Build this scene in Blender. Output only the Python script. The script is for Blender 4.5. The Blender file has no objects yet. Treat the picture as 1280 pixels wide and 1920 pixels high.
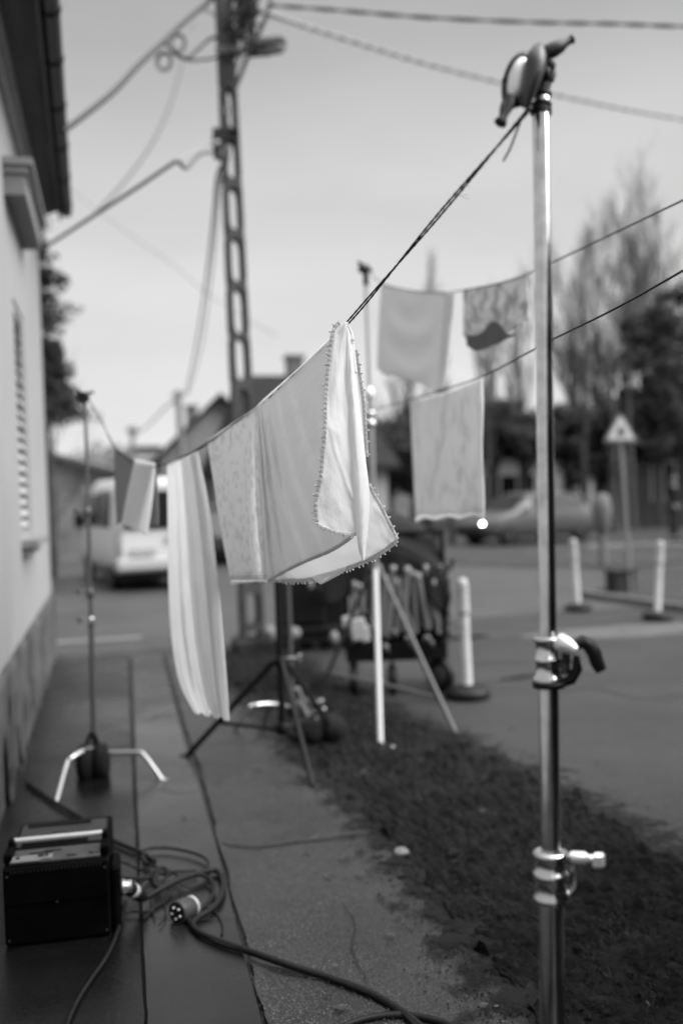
import bpy, bmesh, math, random
from mathutils import Vector, Matrix, noise
R = math.radians
SC = bpy.context.scene
COL = SC.collection
random.seed(7)

# ------------------------------------------------------------------ camera, sky, sun, exposure
F = 35 / 36 * 1920
CAM = Vector((0, 0, 1.6))
ROLL, PITCH, VPX, VPY = 0.034, math.atan(36 / F), 208, 937
c_ = math.cos(PITCH)
U = Vector((-ROLL, 1, 0)).normalized() * c_ + Vector((0, 0, math.sin(PITCH)))
Yv = Vector(((VPX - 640) / F, -(VPY - 960) / F, -1)).normalized()
Yv = (Yv - U * Yv.dot(U)).normalized()
Xv = Yv.cross(U)
ROT = Matrix((Xv, Yv, U))
cam_d = bpy.data.cameras.new('camera'); cam = bpy.data.objects.new('camera', cam_d); COL.objects.link(cam)
WX = Xv.copy()
Xv, Yv, U = ROT.col[0].copy(), -ROT.col[2].copy(), ROT.col[1].copy()      # right, forward and up of the view in the world
cam.matrix_world = Matrix.Translation(CAM) @ ROT.to_4x4()
cam_d.sensor_fit = 'VERTICAL'; cam_d.sensor_height = 36; cam_d.lens = 35
cam_d.clip_start = 0.05; cam_d.clip_end = 2000
cam_d.dof.use_dof = True; cam_d.dof.focus_distance = 2.6; cam_d.dof.aperture_fstop = 1.22
SC.camera = cam

W = bpy.data.worlds.new('World'); SC.world = W; W.use_nodes = True
nt = W.node_tree; nt.nodes.clear()
out = nt.nodes.new('ShaderNodeOutputWorld'); bg = nt.nodes.new('ShaderNodeBackground')
sky = nt.nodes.new('ShaderNodeTexSky'); sky.sky_type = 'NISHITA'; sky.sun_disc = False
SUN_EL, SUN_AZ = 42, 116
sky.sun_elevation = R(SUN_EL); sky.sun_rotation = R(SUN_AZ); sky.dust_density = 5
bw = nt.nodes.new('ShaderNodeRGBToBW'); nt.links.new(sky.outputs[0], bw.inputs[0])
tc = nt.nodes.new('ShaderNodeTexCoord'); sp = nt.nodes.new('ShaderNodeSeparateXYZ')
nt.links.new(tc.outputs['Generated'], sp.inputs[0])
cr = nt.nodes.new('ShaderNodeValToRGB'); cr.color_ramp.interpolation = 'EASE'
nt.links.new(sp.outputs['Z'], cr.inputs[0])
els = cr.color_ramp.elements
stops = [(0.0, .66), (.07, .63), (.17, .55), (.28, .485), (.44, .34), (.66, .50), (.86, 1.7), (1.0, 2.6)]
els[0].position, els[0].color = stops[0][0], (stops[0][1],) * 3 + (1,)
els[1].position, els[1].color = stops[-1][0], (stops[-1][1],) * 3 + (1,)
for p_, v_ in stops[1:-1]:
    e = els.new(p_); e.color = (v_, v_, v_, 1)
nz = nt.nodes.new('ShaderNodeTexNoise'); nz.inputs['Scale'].default_value = 2.6; nz.inputs['Detail'].default_value = 4
mp = nt.nodes.new('ShaderNodeMapping'); mp.inputs['Scale'].default_value = (1, 1, 3)
nt.links.new(tc.outputs['Generated'], mp.inputs[0]); nt.links.new(mp.outputs[0], nz.inputs[0])
mr = nt.nodes.new('ShaderNodeMapRange'); mr.inputs[1].default_value = .3; mr.inputs[2].default_value = .7; mr.inputs[3].default_value = 8.9; mr.inputs[4].default_value = 10.5
nt.links.new(nz.outputs[0], mr.inputs[0])
mu = nt.nodes.new('ShaderNodeMath'); mu.operation = 'MULTIPLY'
nt.links.new(cr.outputs[0], mu.inputs[0]); nt.links.new(mr.outputs[0], mu.inputs[1])
mx = nt.nodes.new('ShaderNodeMix'); mx.data_type = 'FLOAT'; mx.inputs[0].default_value = 0.94   # heavy overcast over the clear sky
nt.links.new(bw.outputs[0], mx.inputs[2]); nt.links.new(mu.outputs[0], mx.inputs[3])
nt.links.new(mx.outputs[0], bg.inputs[0]); bg.inputs[1].default_value = 0.1
nt.links.new(bg.outputs[0], out.inputs[0])

sd = bpy.data.lights.new('sun', 'SUN'); sd.energy = 4.0; sd.angle = R(50); sd.color = (1, 1, 1)
so = bpy.data.objects.new('sun', sd); COL.objects.link(so)
az = R(SUN_AZ)
sdir = Vector((math.sin(az) * math.cos(R(SUN_EL)), math.cos(az) * math.cos(R(SUN_EL)), math.sin(R(SUN_EL))))
so.rotation_euler = sdir.to_track_quat('Z', 'Y').to_euler()
SC.view_settings.view_transform = 'Standard'; SC.view_settings.look = 'None'
SC.view_settings.exposure = .54; SC.view_settings.gamma = 1
SC.render.engine = 'CYCLES'
SC.cycles.use_denoising = True
SC.cycles.max_bounces = 6; SC.cycles.transparent_max_bounces = 12

# ------------------------------------------------------------------ geometry of the view
def ray(px, py): return ROT @ Vector(((px - 640) / F, -(py - 960) / F, -1))
def P(px, py, d): return CAM + ray(px, py) * d
def G(px, py, z=0.0):
    r = ray(px, py); return CAM + r * ((z - CAM.z) / r.z)
def H(px, py, d):                       # height of the point at depth d
    return P(px, py, d).z
class Plane:                            # vertical plane through two points
    def __init__(s, a, b):
        t = Vector((b.x - a.x, b.y - a.y, 0)).normalized(); s.a = a; s.t = t
        s.n = Vector((-t.y, t.x, 0))
        if s.n.dot(CAM - a) < 0: s.n = -s.n
    def depth(s, px, py):
        r = ray(px, py); return (s.a - CAM).dot(s.n) / r.dot(s.n)
    def at(s, px, py, off=0.0):
        return P(px, py, s.depth(px, py)) + s.n * off

# ------------------------------------------------------------------ materials (the photograph is black and white: everything is grey)
MATS = {}
def mat(name, v, rough=.6, metal=0.0, var=0.0, vscale=5.0, bump=0.0, bscale=50.0, bdist=.01, rvar=0.0, trans=0.0, clear=0.0,
        speck=0.0, sscale=300.0, spec=.5, stretch=(1, 1, 1), emit=0.0, coat=0.0, detail=6.0):
    if name in MATS: return MATS[name]
    m = bpy.data.materials.new(name); m.use_nodes = True; t = m.node_tree; N = t.nodes; L = t.links
    b = N['Principled BSDF']; b.inputs['Base Color'].default_value = (v, v, v, 1)
    b.inputs['Roughness'].default_value = rough; b.inputs['Metallic'].default_value = metal
    b.inputs['Specular IOR Level'].default_value = spec; b.inputs['Coat Weight'].default_value = coat
    tcn = N.new('ShaderNodeTexCoord'); mpn = N.new('ShaderNodeMapping'); mpn.inputs['Scale'].default_value = stretch
    L.new(tcn.outputs['Object'], mpn.inputs[0])
    def noise_(sc, det=detail, r=.6):
        n = N.new('ShaderNodeTexNoise'); n.inputs['Scale'].default_value = sc; n.inputs['Detail'].default_value = det
        n.inputs['Roughness'].default_value = r; L.new(mpn.outputs[0], n.inputs[0]); return n
    val = None
    if var:
        n = noise_(vscale); r = N.new('ShaderNodeMapRange'); r.inputs[1].default_value = .3; r.inputs[2].default_value = .7
        r.inputs[3].default_value = v * (1 - var); r.inputs[4].default_value = v * (1 + var); L.new(n.outputs[0], r.inputs[0]); val = r.outputs[0]
        if rvar:
            r2 = N.new('ShaderNodeMapRange'); r2.inputs[1].default_value = .35; r2.inputs[2].default_value = .65
            r2.inputs[3].default_value = max(.03, rough - rvar); r2.inputs[4].default_value = min(1, rough + rvar)
            n2 = noise_(vscale * .37); L.new(n2.outputs[0], r2.inputs[0]); L.new(r2.outputs[0], b.inputs['Roughness'])
    if speck:
        n = noise_(sscale, 1.0); r = N.new('ShaderNodeMapRange'); r.inputs[1].default_value = .58; r.inputs[2].default_value = .74
        r.inputs[3].default_value = 0; r.inputs[4].default_value = speck; L.new(n.outputs[0], r.inputs[0])
        a = N.new('ShaderNodeMath'); a.operation = 'ADD'; L.new(r.outputs[0], a.inputs[0])
        if val: L.new(val, a.inputs[1])
        else: a.inputs[1].default_value = v
        val = a.outputs[0]
    if val: L.new(val, b.inputs['Base Color'])
    if bump:
        n = noise_(bscale); bp = N.new('ShaderNodeBump'); bp.inputs['Strength'].default_value = bump; bp.inputs['Distance'].default_value = bdist
        L.new(n.outputs[0], bp.inputs['Height']); L.new(bp.outputs[0], b.inputs['Normal'])
    o = N['Material Output']; cur = b.outputs[0]
    if trans:
        tr = N.new('ShaderNodeBsdfTranslucent'); tr.inputs[0].default_value = (v, v, v, 1)
        if val: L.new(val, tr.inputs[0])
        ms = N.new('ShaderNodeMixShader'); ms.inputs[0].default_value = trans; L.new(cur, ms.inputs[1]); L.new(tr.outputs[0], ms.inputs[2]); cur = ms.outputs[0]
    if clear:
        tp = N.new('ShaderNodeBsdfTransparent'); ms = N.new('ShaderNodeMixShader'); ms.inputs[0].default_value = clear
        L.new(cur, ms.inputs[1]); L.new(tp.outputs[0], ms.inputs[2]); cur = ms.outputs[0]
    if emit:
        b.inputs['Emission Color'].default_value = (1, 1, 1, 1); b.inputs['Emission Strength'].default_value = emit
    L.new(cur, o.inputs[0]); MATS[name] = m; return m

def cloth_mat(name, v, trans=.3, clear=0.0, pattern=0.0, pscale=40.0, stretch=(1, 1, 1), bscale=16.0, thr=(.5, .62)):
    m = mat(name, v, rough=.95, trans=trans, clear=clear, bump=.18, bscale=bscale, bdist=.012, spec=.15, stretch=stretch)
    if pattern:
        t = m.node_tree; N = t.nodes; L = t.links
        tcn = N.new('ShaderNodeTexCoord'); vo = N.new('ShaderNodeTexNoise'); vo.inputs['Scale'].default_value = pscale; vo.inputs['Detail'].default_value = 3
        L.new(tcn.outputs['Object'], vo.inputs[0])
        r = N.new('ShaderNodeMapRange'); r.inputs[1].default_value = thr[0]; r.inputs[2].default_value = thr[1]
        r.inputs[3].default_value = v; r.inputs[4].default_value = v * (1 - pattern); L.new(vo.outputs[0], r.inputs[0])
        L.new(r.outputs[0], N['Principled BSDF'].inputs['Base Color'])
        for n in N:
            if n.type == 'BSDF_TRANSLUCENT': L.new(r.outputs[0], n.inputs[0])
    return m

# ------------------------------------------------------------------ mesh builder
class MB:
    def __init__(s): s.v = []; s.f = []; s.sm = []; s.mi = []
    def add(s, vs, fs, smooth=False, mi=0):
        o = len(s.v); s.v += [Vector(p) for p in vs]
        for f in fs: s.f.append([i + o for i in f]); s.sm.append(smooth); s.mi.append(mi)
    def box(s, c, size, ax=None, bev=0.0, mi=0):
        c = Vector(c); X, Y, Z = (ax if ax else (Vector((1, 0, 0)), Vector((0, 1, 0)), Vector((0, 0, 1))))
        hx, hy, hz = [q / 2 for q in size]
        if bev <= 0:
            vs = [c + X * (hx * i) + Y * (hy * j) + Z * (hz * k) for i in (-1, 1) for j in (-1, 1) for k in (-1, 1)]
            s.add(vs, [(0, 1, 3, 2), (4, 6, 7, 5), (0, 4, 5, 1), (2, 3, 7, 6), (0, 2, 6, 4), (1, 5, 7, 3)], mi=mi)
        else:
            b = min(bev, hx * .9, hy * .9, hz * .9); vs = []; idx = {}
            for i in (-1, 1):
                for j in (-1, 1):
                    for k in (-1, 1):
                        for a in range(3):
                            h = [hx - b, hy - b, hz - b]; h[a] += b
                            idx[(i, j, k, a)] = len(vs); vs.append(c + X * (h[0] * i) + Y * (h[1] * j) + Z * (h[2] * k))
            fs = []
            for sg in (-1, 1):
                fs.append([idx[(sg, -1, -1, 0)], idx[(sg, 1, -1, 0)], idx[(sg, 1, 1, 0)], idx[(sg, -1, 1, 0)]])
                fs.append([idx[(-1, sg, -1, 1)], idx[(1, sg, -1, 1)], idx[(1, sg, 1, 1)], idx[(-1, sg, 1, 1)]])
                fs.append([idx[(-1, -1, sg, 2)], idx[(1, -1, sg, 2)], idx[(1, 1, sg, 2)], idx[(-1, 1, sg, 2)]])
            for a_ in (-1, 1):
                for b_ in (-1, 1):
                    fs.append([idx[(a_, b_, -1, 0)], idx[(a_, b_, 1, 0)], idx[(a_, b_, 1, 1)], idx[(a_, b_, -1, 1)]])
                    fs.append([idx[(a_, -1, b_, 0)], idx[(a_, 1, b_, 0)], idx[(a_, 1, b_, 2)], idx[(a_, -1, b_, 2)]])
                    fs.append([idx[(-1, a_, b_, 1)], idx[(1, a_, b_, 1)], idx[(1, a_, b_, 2)], idx[(-1, a_, b_, 2)]])
            for i in (-1, 1):
                for j in (-1, 1):
                    for k in (-1, 1): fs.append([idx[(i, j, k, 0)], idx[(i, j, k, 1)], idx[(i, j, k, 2)]])
            s.add(vs, fs, mi=mi)
    def beam(s, a, b, w, h, bev=0.0, up=Vector((0, 0, 1))):
        a, b = Vector(a), Vector(b); Y = (b - a).normalized(); X = Y.cross(up)
        X = Vector((1, 0, 0)) if X.length < 1e-4 else X.normalized(); Z = X.cross(Y)
        s.box((a + b) / 2, (w, (b - a).length, h), (X, Y, Z), bev)
    def tube(s, pts, r, n=10, caps=True, smooth=True, mi=0):
        pts = [Vector(p) for p in pts]; k = len(pts); rs = r if isinstance(r, (list, tuple)) else [r] * k
        T = [(pts[min(i + 1, k - 1)] - pts[max(i - 1, 0)]).normalized() for i in range(k)]
        X = T[0].cross(Vector((0, 0, 1)));
        if X.length < .05: X = T[0].cross(Vector((0, 1, 0)))
        X.normalize(); vs = []
        for i in range(k):
            X = (X - T[i] * X.dot(T[i]));
            X = X.normalized() if X.length > 1e-6 else T[i].orthogonal().normalized()
            Yy = T[i].cross(X)
            for j in range(n):
                a = 2 * math.pi * j / n; vs.append(pts[i] + (X * math.cos(a) + Yy * math.sin(a)) * rs[i])
        fs = [(i * n + j, i * n + (j + 1) % n, (i + 1) * n + (j + 1) % n, (i + 1) * n + j) for i in range(k - 1) for j in range(n)]
        s.add(vs, fs, smooth, mi)
        if caps:
            s.add([vs[j] for j in range(n)], [list(range(n))[::-1]], False, mi); s.add([vs[(k - 1) * n + j] for j in range(n)], [list(range(n))], False, mi)
    def lathe(s, o, axis, prof, n=24, smooth=True, mi=0):      # prof: list of (t along axis, radius)
        o = Vector(o); A = Vector(axis).normalized(); X = A.orthogonal().normalized(); Y = A.cross(X); vs = []
        for t, r in prof:
            for j in range(n):
                a = 2 * math.pi * j / n; vs.append(o + A * t + (X * math.cos(a) + Y * math.sin(a)) * max(r, 1e-4))
        k = len(prof)
        s.add(vs, [(i * n + j, i * n + (j + 1) % n, (i + 1) * n + (j + 1) % n, (i + 1) * n + j) for i in range(k - 1) for j in range(n)], smooth, mi)
        s.add([vs[j] for j in range(n)], [list(range(n))[::-1]], False, mi); s.add([vs[(k - 1) * n + j] for j in range(n)], [list(range(n))], False, mi)
    def grid(s, fn, nu, nv, smooth=True, mi=0):
        vs = [fn(i / nu, j / nv) for j in range(nv + 1) for i in range(nu + 1)]
        s.add(vs, [(j * (nu + 1) + i, j * (nu + 1) + i + 1, (j + 1) * (nu + 1) + i + 1, (j + 1) * (nu + 1) + i) for j in range(nv) for i in range(nu)], smooth, mi)
    def ball(s, c, r, n=8, sc=(1, 1, 1), mi=0):
        c = Vector(c); m_ = max(4, n // 2 + 1)
        def f(u, v):
            a, b = 2 * math.pi * u, math.pi * (v - .5)
            return c + Vector((math.cos(a) * math.cos(b) * sc[0], math.sin(a) * math.cos(b) * sc[1], math.sin(b) * sc[2])) * r
        s.grid(f, n, m_, True, mi)
    def poly(s, pts, z0, z1):                    # prism over a ground polygon
        n = len(pts); vs = [Vector((p[0], p[1], z0)) for p in pts] + [Vector((p[0], p[1], z1)) for p in pts]
        s.add(vs, [list(range(n))[::-1], list(range(n, 2 * n))] + [(i, (i + 1) % n, n + (i + 1) % n, n + i) for i in range(n)])
    def build(s, name, m, parent=None, loc=None, world=True, solid=0.0, mats=None):
        me = bpy.data.meshes.new(name); o = bpy.data.objects.new(name, me); COL.objects.link(o)
        org = Vector((0, 0, 0))
        if parent is not None:
            o.parent = parent
            if world:
                q = parent
                while q.parent: q = q.parent
                org = q.location.copy()
        elif loc is not None:
            o.location = loc; org = Vector(loc) if world else org
        me.from_pydata([tuple(p - org) for p in s.v], [], s.f)
        me.polygons.foreach_set('use_smooth', s.sm)
        me.materials.append(m)
        for mm in (mats or []): me.materials.append(mm)
        if mats: me.polygons.foreach_set('material_index', s.mi)
        me.update()
        if solid:
            md = o.modifiers.new('thickness', 'SOLIDIFY'); md.thickness = solid; md.offset = 0
        return o

def tag(o, label=None, cat=None, group=None, kind=None):
    if label: o['label'] = label
    if cat: o['category'] = cat
    if group: o['group'] = group
    if kind: o['kind'] = kind
    return o
def thing(name, loc, label, cat, group=None, rz=0.0):
    o = bpy.data.objects.new(name, None); COL.objects.link(o); o.empty_display_size = .1
    o.location = loc; o.rotation_euler = (0, 0, rz); return tag(o, label, cat, group)
def struct(mb, name, m): return tag(mb.build(name, m), kind='structure')
def copy_thing(root, loc, rz=None, label=None):
    r = root.copy(); COL.objects.link(r); r.location = loc
    if rz is not None: r.rotation_euler = (0, 0, rz)
    if label: r['label'] = label
    for ch in list(root.children):
        c = ch.copy(); COL.objects.link(c); c.parent = r
        for g in list(ch.children):
            d = g.copy(); COL.objects.link(d); d.parent = c
    return r
def lerp_path(pts, v):                           # smooth interpolation of a point list, v in 0..1
    n = len(pts) - 1; x = min(max(v, 0), 1) * n; i = min(int(x), n - 1); t = x - i
    p0, p1, p2, p3 = pts[max(i - 1, 0)], pts[i], pts[i + 1], pts[min(i + 2, n)]
    return tuple(.5 * (2 * b + (c - a) * t + (2 * a - 5 * b + 4 * c - d) * t * t + (3 * b - a - 3 * c + d) * t ** 3) for a, b, c, d in zip(p0, p1, p2, p3))
def lin_path(pts, v):
    n = len(pts) - 1; x = min(max(v, 0), 1) * n; i = min(int(x), n - 1); t = x - i
    return tuple(a + (b - a) * t for a, b in zip(pts[i], pts[i + 1]))
def smooth_pts(pts, k=6):
    n = (len(pts) - 1) * k
    return [Vector(lerp_path([tuple(p) for p in pts], i / n)) for i in range(n + 1)]
def nz3(x, y, z=0.0): return noise.noise(Vector((x, y, z)))

# shared materials
M_CHROME = mat('chrome', .70, rough=.13, metal=1, var=.2, vscale=26, rvar=.07, bump=.12, bscale=240, bdist=.0006)
M_STEEL = mat('brushed_steel', .5, rough=.3, metal=1)
M_ALU = mat('cast_aluminium', .45, rough=.38, metal=.9, bump=.15, bscale=200, bdist=.001, var=.2, vscale=60)
M_BRIGHT = mat('bright_aluminium', .8, rough=.35, metal=.6)
M_BLACK = mat('black_paint', .006, rough=.5, spec=.25)
M_DARKMETAL = mat('dark_cast_metal', .07, rough=.42, metal=.6)
M_RUBBER = mat('black_rubber', .008, rough=.55, spec=.3, var=.3, vscale=30, bump=.1, bscale=300, bdist=.001)
M_WHITE = mat('white_plastic', .36, rough=.5, var=.16, vscale=9)
M_BLACKCLOTH = mat('black_cloth', .01, rough=.95, bump=.3, bscale=12, bdist=.03, spec=.2)
M_GLASS = mat('dark_glass', .012, rough=.2, spec=.14)
# ------------------------------------------------------------------ the setting: ground, street, pavement, soil
M_GROUND = mat('asphalt_yard', .022, rough=.60, var=.35, vscale=.9, bump=.5, bscale=90, bdist=.008, rvar=.18, speck=.09, sscale=95, spec=.38)
M_ROAD = mat('asphalt_street', .045, rough=.5, var=.25, vscale=.6, bump=.2, bscale=100, bdist=.005, rvar=.14)
M_WALK = mat('old_asphalt', .016, rough=.46, var=.5, vscale=2.2, bump=.8, bscale=130, bdist=.006, rvar=.14, speck=.22, sscale=190, spec=.55)
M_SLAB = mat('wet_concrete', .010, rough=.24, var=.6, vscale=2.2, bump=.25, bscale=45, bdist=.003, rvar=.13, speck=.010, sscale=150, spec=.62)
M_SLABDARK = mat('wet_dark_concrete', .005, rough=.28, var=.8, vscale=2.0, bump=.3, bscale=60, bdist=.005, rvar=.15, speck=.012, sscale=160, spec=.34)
M_SOIL = mat('soil', .007, rough=.62, var=.9, vscale=9, bump=1.0, bscale=22, bdist=.05, spec=.14, rvar=.22)
M_KERB = mat('kerb_stone', .10, rough=.6, var=.3, vscale=5, bump=.3, bscale=50, bdist=.005)
M_GRASS = mat('winter_grass', .030, rough=.8, var=.9, vscale=14, spec=.2)
M_VERGE = mat('verge_grass', .028, rough=.9, var=.5, vscale=2, bump=.8, bscale=20, bdist=.05)
M_DARKJOINT = mat('joint_dirt_slat_shade', .012, rough=.9, bump=.5, bscale=80, bdist=.005)

g = MB(); S_ = 600
g.add([(-S_, -60, 0), (S_, -60, 0), (S_, S_, 0), (-S_, S_, 0)], [(0, 1, 2, 3)]); struct(g, 'ground', M_GROUND)

# street that crosses in front, with its gutter
ka, kb = G(105, 1234), G(430, 1212); kd = (kb - ka); kd.z = 0; kd.normalize(); kn = Vector((-kd.y, kd.x, 0))
if kn.y < 0: kn = -kn
far = G(140, 1088); dist = (far - ka).dot(kn)
r_ = MB()
for a, b in (((-9, .95), (9.2, dist + 24)),):
    pts = [ka + kd * a[0] + kn * a[1], ka + kd * b[0] + kn * a[1], ka + kd * b[0] + kn * b[1], ka + kd * a[0] + kn * b[1]]
    r_.poly(pts, -.2, .004)
struct(r_, 'street', M_ROAD)
gt = MB(); gt.poly([ka + kd * -4, ka + kd * 3.0, ka + kd * 3.0 + kn * .9, ka + kd * -4 + kn * .9], -.2, .006)
struct(gt, 'gutter', mat('gutter_asphalt', .045, rough=.7, var=.3, vscale=4, bump=.3, bscale=60))
lk = MB(); lk.poly([ka + kd * -3 + kn * 1.0, ka + kd * .9 + kn * 1.0, ka + kd * .9 + kn * 1.22, ka + kd * -3 + kn * 1.22], -.1, .012)
struct(lk, 'gutter_edging', mat('pale_concrete', .15, rough=.6, var=.15, vscale=6))

def strip(left, right, name, m, z, nv=80, nu=14, ragL=0.0, ragR=0.0, amp=0.0, fall=0.0, bscale=3.0, thick=.1, extra=None, fine=0.0):
    lp = [G(*p) for p in left]; rp = [G(*p) for p in right]
    for q in (lp, rp): q.append(q[-1] + (q[-1] - q[-2]).normalized() * 4.5)      # carried on past the photographer's feet
    lp = [tuple(p) for p in lp]; rp = [tuple(p) for p in rp]
    mb = MB()
    def f(u, v):
        a, b = Vector(lin_path(lp, v)), Vector(lin_path(rp, v)); a.z = b.z = 0
        d = (b - a); w = d.length; d = d / max(w, 1e-6)
        if ragL: a = a + d * ragL * (nz3(a.x * 4, a.y * 4) + .5 * nz3(a.x * 13, a.y * 13, 3))
        if ragR: b = b + d * ragR * (nz3(b.x * 4, b.y * 4, 7) + .6 * nz3(b.x * 13, b.y * 13, 3))
        p = a + (b - a) * u
        zz = z + amp * (nz3(p.x * bscale, p.y * bscale, 1) + .5 * nz3(p.x * bscale * 3.3, p.y * bscale * 3.3, 5) + .25 * nz3(p.x * bscale * 9, p.y * bscale * 9, 9))
        if fine: zz += fine * abs(nz3(p.x * 22, p.y * 9, 2))
        if fall: zz -= fall * (max(0, (u - .93) / .07) ** 2)
        return Vector((p.x, p.y, zz))
    mb.grid(f, nu, nv, smooth=True)
    # rim down into the ground
    for u in (0, 1):
        ed = [f(u, i / nv) for i in range(nv + 1)]
        mb.add(ed + [Vector((p.x, p.y, -thick)) for p in ed], [(i, i + 1, nv + 2 + i, nv + 1 + i) for i in range(nv)])
    for v in (0, 1):
        ed = [f(i / nu, v) for i in range(nu + 1)]
        mb.add(ed + [Vector((p.x, p.y, -thick)) for p in ed], [(i, i + 1, nu + 2 + i, nu + 1 + i) for i in range(nu)])
    if extra: extra(mb)
    return struct(mb, name, m)

Aline = [(243, 1232), (247, 1330), (251, 1440), (256, 1560), (262, 1690), (270, 1860), (280, 2100), (300, 2500)]
Bline = [(306, 1231), (323, 1300), (352, 1410), (384, 1510), (418, 1630), (448, 1760), (492, 1925), (560, 2200)]
# dark soil joint bed under the slabs
jb = MB(); jb.poly([ka + kd * -1.0, G(322, 1232), G(352, 1410), G(448, 1760), G(560, 2200), G(-400, 2200), G(-400, 1600)], -.1, .008)
struct(jb, 'joint_bed', M_DARKJOINT)
wl = [(90, 1234), (60, 1330), (20, 1440), (-30, 1560), (-100, 1690), (-170, 1860), (-300, 2100), (-500, 2500)]
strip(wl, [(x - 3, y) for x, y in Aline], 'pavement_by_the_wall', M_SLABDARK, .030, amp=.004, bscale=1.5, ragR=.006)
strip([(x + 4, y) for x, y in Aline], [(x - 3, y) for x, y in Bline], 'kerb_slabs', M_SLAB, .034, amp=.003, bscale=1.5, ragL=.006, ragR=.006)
wr = [(428, 1236), (455, 1290), (520, 1345), (592, 1430), (700, 1532), (790, 1640), (870, 1738), (965, 1850), (1060, 1990), (1250, 2300)]
wlft = [(312, 1231), (330, 1300), (350, 1372), (378, 1450), (397, 1532), (425, 1640), (450, 1738), (480, 1850), (520, 1990), (610, 2300)]
strip(wlft, wr, 'asphalt_footpath', M_WALK, .022, nv=160, nu=30, ragL=.012, ragR=.05, amp=.004, bscale=2.2, fall=.03)
# the crack running across the path
ck = MB()
cp = smooth_pts([G(418, 1583, .023), G(450, 1588, .023), G(490, 1589, .023), G(520, 1586, .023), G(560, 1579, .023), G(600, 1577, .023), G(650, 1568, .023), G(700, 1563, .023), G(735, 1560, .023)], 6)
vs = []
for i, p in enumerate(cp):
    w = .009 + .006 * nz3(i * .7, 0) ; o_ = .012 * nz3(i * .4, 4)
    vs += [Vector((p.x, p.y + o_ - w, .0275)), Vector((p.x, p.y + o_ + w, .0275))]
ck.add(vs, [(2 * i, 2 * i + 2, 2 * i + 3, 2 * i + 1) for i in range(len(cp) - 1)]); struct(ck, 'path_crack', M_DARKJOINT)

sr = [(520, 1214), (566, 1250), (640, 1300), (740, 1345), (850, 1388), (960, 1440), (1100, 1520), (1285, 1625), (1500, 1760), (1900, 2050)]
sl = [(405, 1228), (430, 1280), (500, 1340), (575, 1425), (680, 1525), (770, 1635), (850, 1733), (945, 1845), (1040, 1985), (1230, 2300)]
soil = strip(sl, sr, 'soil', M_SOIL, .022, nv=300, nu=110, ragL=.05, ragR=.09, amp=.040, fall=.02, bscale=5.5, fine=.05)
tag(soil, kind='structure')
# withered grass and litter on the soil: nobody could count it
gr = MB(); rnd = random.Random(3)
slp = [tuple(G(*p)) for p in sl]; srp = [tuple(G(*p)) for p in sr]
for i in range(11000):
    v = rnd.random() ** .7 * .93; u = rnd.random()
    a, b = Vector(lin_path(slp, 1 - v)), Vector(lin_path(srp, 1 - v)); p = a + (b - a) * u; p.z = .02
    if nz3(p.x * 2.5, p.y * 2.5, 11) < -.15: continue
    L_ = rnd.uniform(.03, .10); an = rnd.gauss(2.25 + 1.2 * nz3(p.x * 3, p.y * 3, 20), .45); el_ = rnd.uniform(0.0, .5); d = Vector((math.cos(an) * math.cos(el_), math.sin(an) * math.cos(el_), math.sin(el_)))
    s_ = Vector((-d.y, d.x, 0)).normalized() * rnd.uniform(.0007, .0015)
    p.z += rnd.uniform(0, .02)
    gr.add([p - s_, p + s_, p + d * L_ + Vector((0, 0, -.01 * rnd.random()))], [(0, 1, 2)])
tag(gr.build('withered_grass', M_GRASS), 'thin withered grass lying in the dark soil strip', 'grass', kind='stuff')

# crumbs of soil and grit strewn over the edges of the strip
gt_ = MB(); rnd = random.Random(5)
for i in range(6500):
    v = rnd.random() ** .8 * .95; side = rnd.random() < .68
    a, b = Vector(lin_path(slp, 1 - v)), Vector(lin_path(srp, 1 - v)); d = (b - a).normalized()
    p = (a if side else b) + d * ((-1 if side else 1) * rnd.gauss(.02, .13) - .03); s_ = rnd.uniform(.0015, .0055) * (1 if rnd.random() < .96 else 2)
    p.z = (.024 if side else .002) + s_ * .3
    q = [p + Vector((rnd.uniform(-1, 1), rnd.uniform(-1, 1), 0)).normalized() * s_ for _ in range(3)]
    gt_.add([p + Vector((s_, 0, 0)), p + Vector((-s_ * .5, s_ * .87, 0)), p + Vector((-s_ * .5, -s_ * .87, 0)), p + Vector((rnd.uniform(-.3, .3) * s_, rnd.uniform(-.3, .3) * s_, s_ * .9))], [(0, 1, 3), (1, 2, 3), (2, 0, 3)])
tag(gt_.build('soil_crumbs', mat('crumb', .018, rough=.95, spec=.15)), 'dark crumbs of soil strewn over the edges of footpath and asphalt', 'grit', kind='stuff')
# thin film of mud fading out over the edge of the footpath and of the yard
M_FILM = mat('mud_film', .009, rough=.6, var=.6, vscale=14, bump=.8, bscale=60, bdist=.01, spec=.16)
t_ = M_FILM.node_tree; at_ = t_.nodes.new('ShaderNodeAttribute'); at_.attribute_name = 'spread'
tn = t_.nodes.new('ShaderNodeTexNoise'); tn.inputs['Scale'].default_value = 9; tn.inputs['Detail'].default_value = 9; tn.inputs['Roughness'].default_value = .75
tcn_ = t_.nodes.new('ShaderNodeTexCoord'); t_.links.new(tcn_.outputs['Object'], tn.inputs[0])
m1 = t_.nodes.new('ShaderNodeMath'); m1.operation = 'MULTIPLY_ADD'; m1.inputs[1].default_value = 3.4; t_.links.new(tn.outputs[0], m1.inputs[0]); t_.links.new(at_.outputs['Fac'], m1.inputs[2])
m2_ = t_.nodes.new('ShaderNodeMapRange'); m2_.inputs[1].default_value = 2.15; m2_.inputs[2].default_value = 2.65; t_.links.new(m1.outputs[0], m2_.inputs[0])
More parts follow.
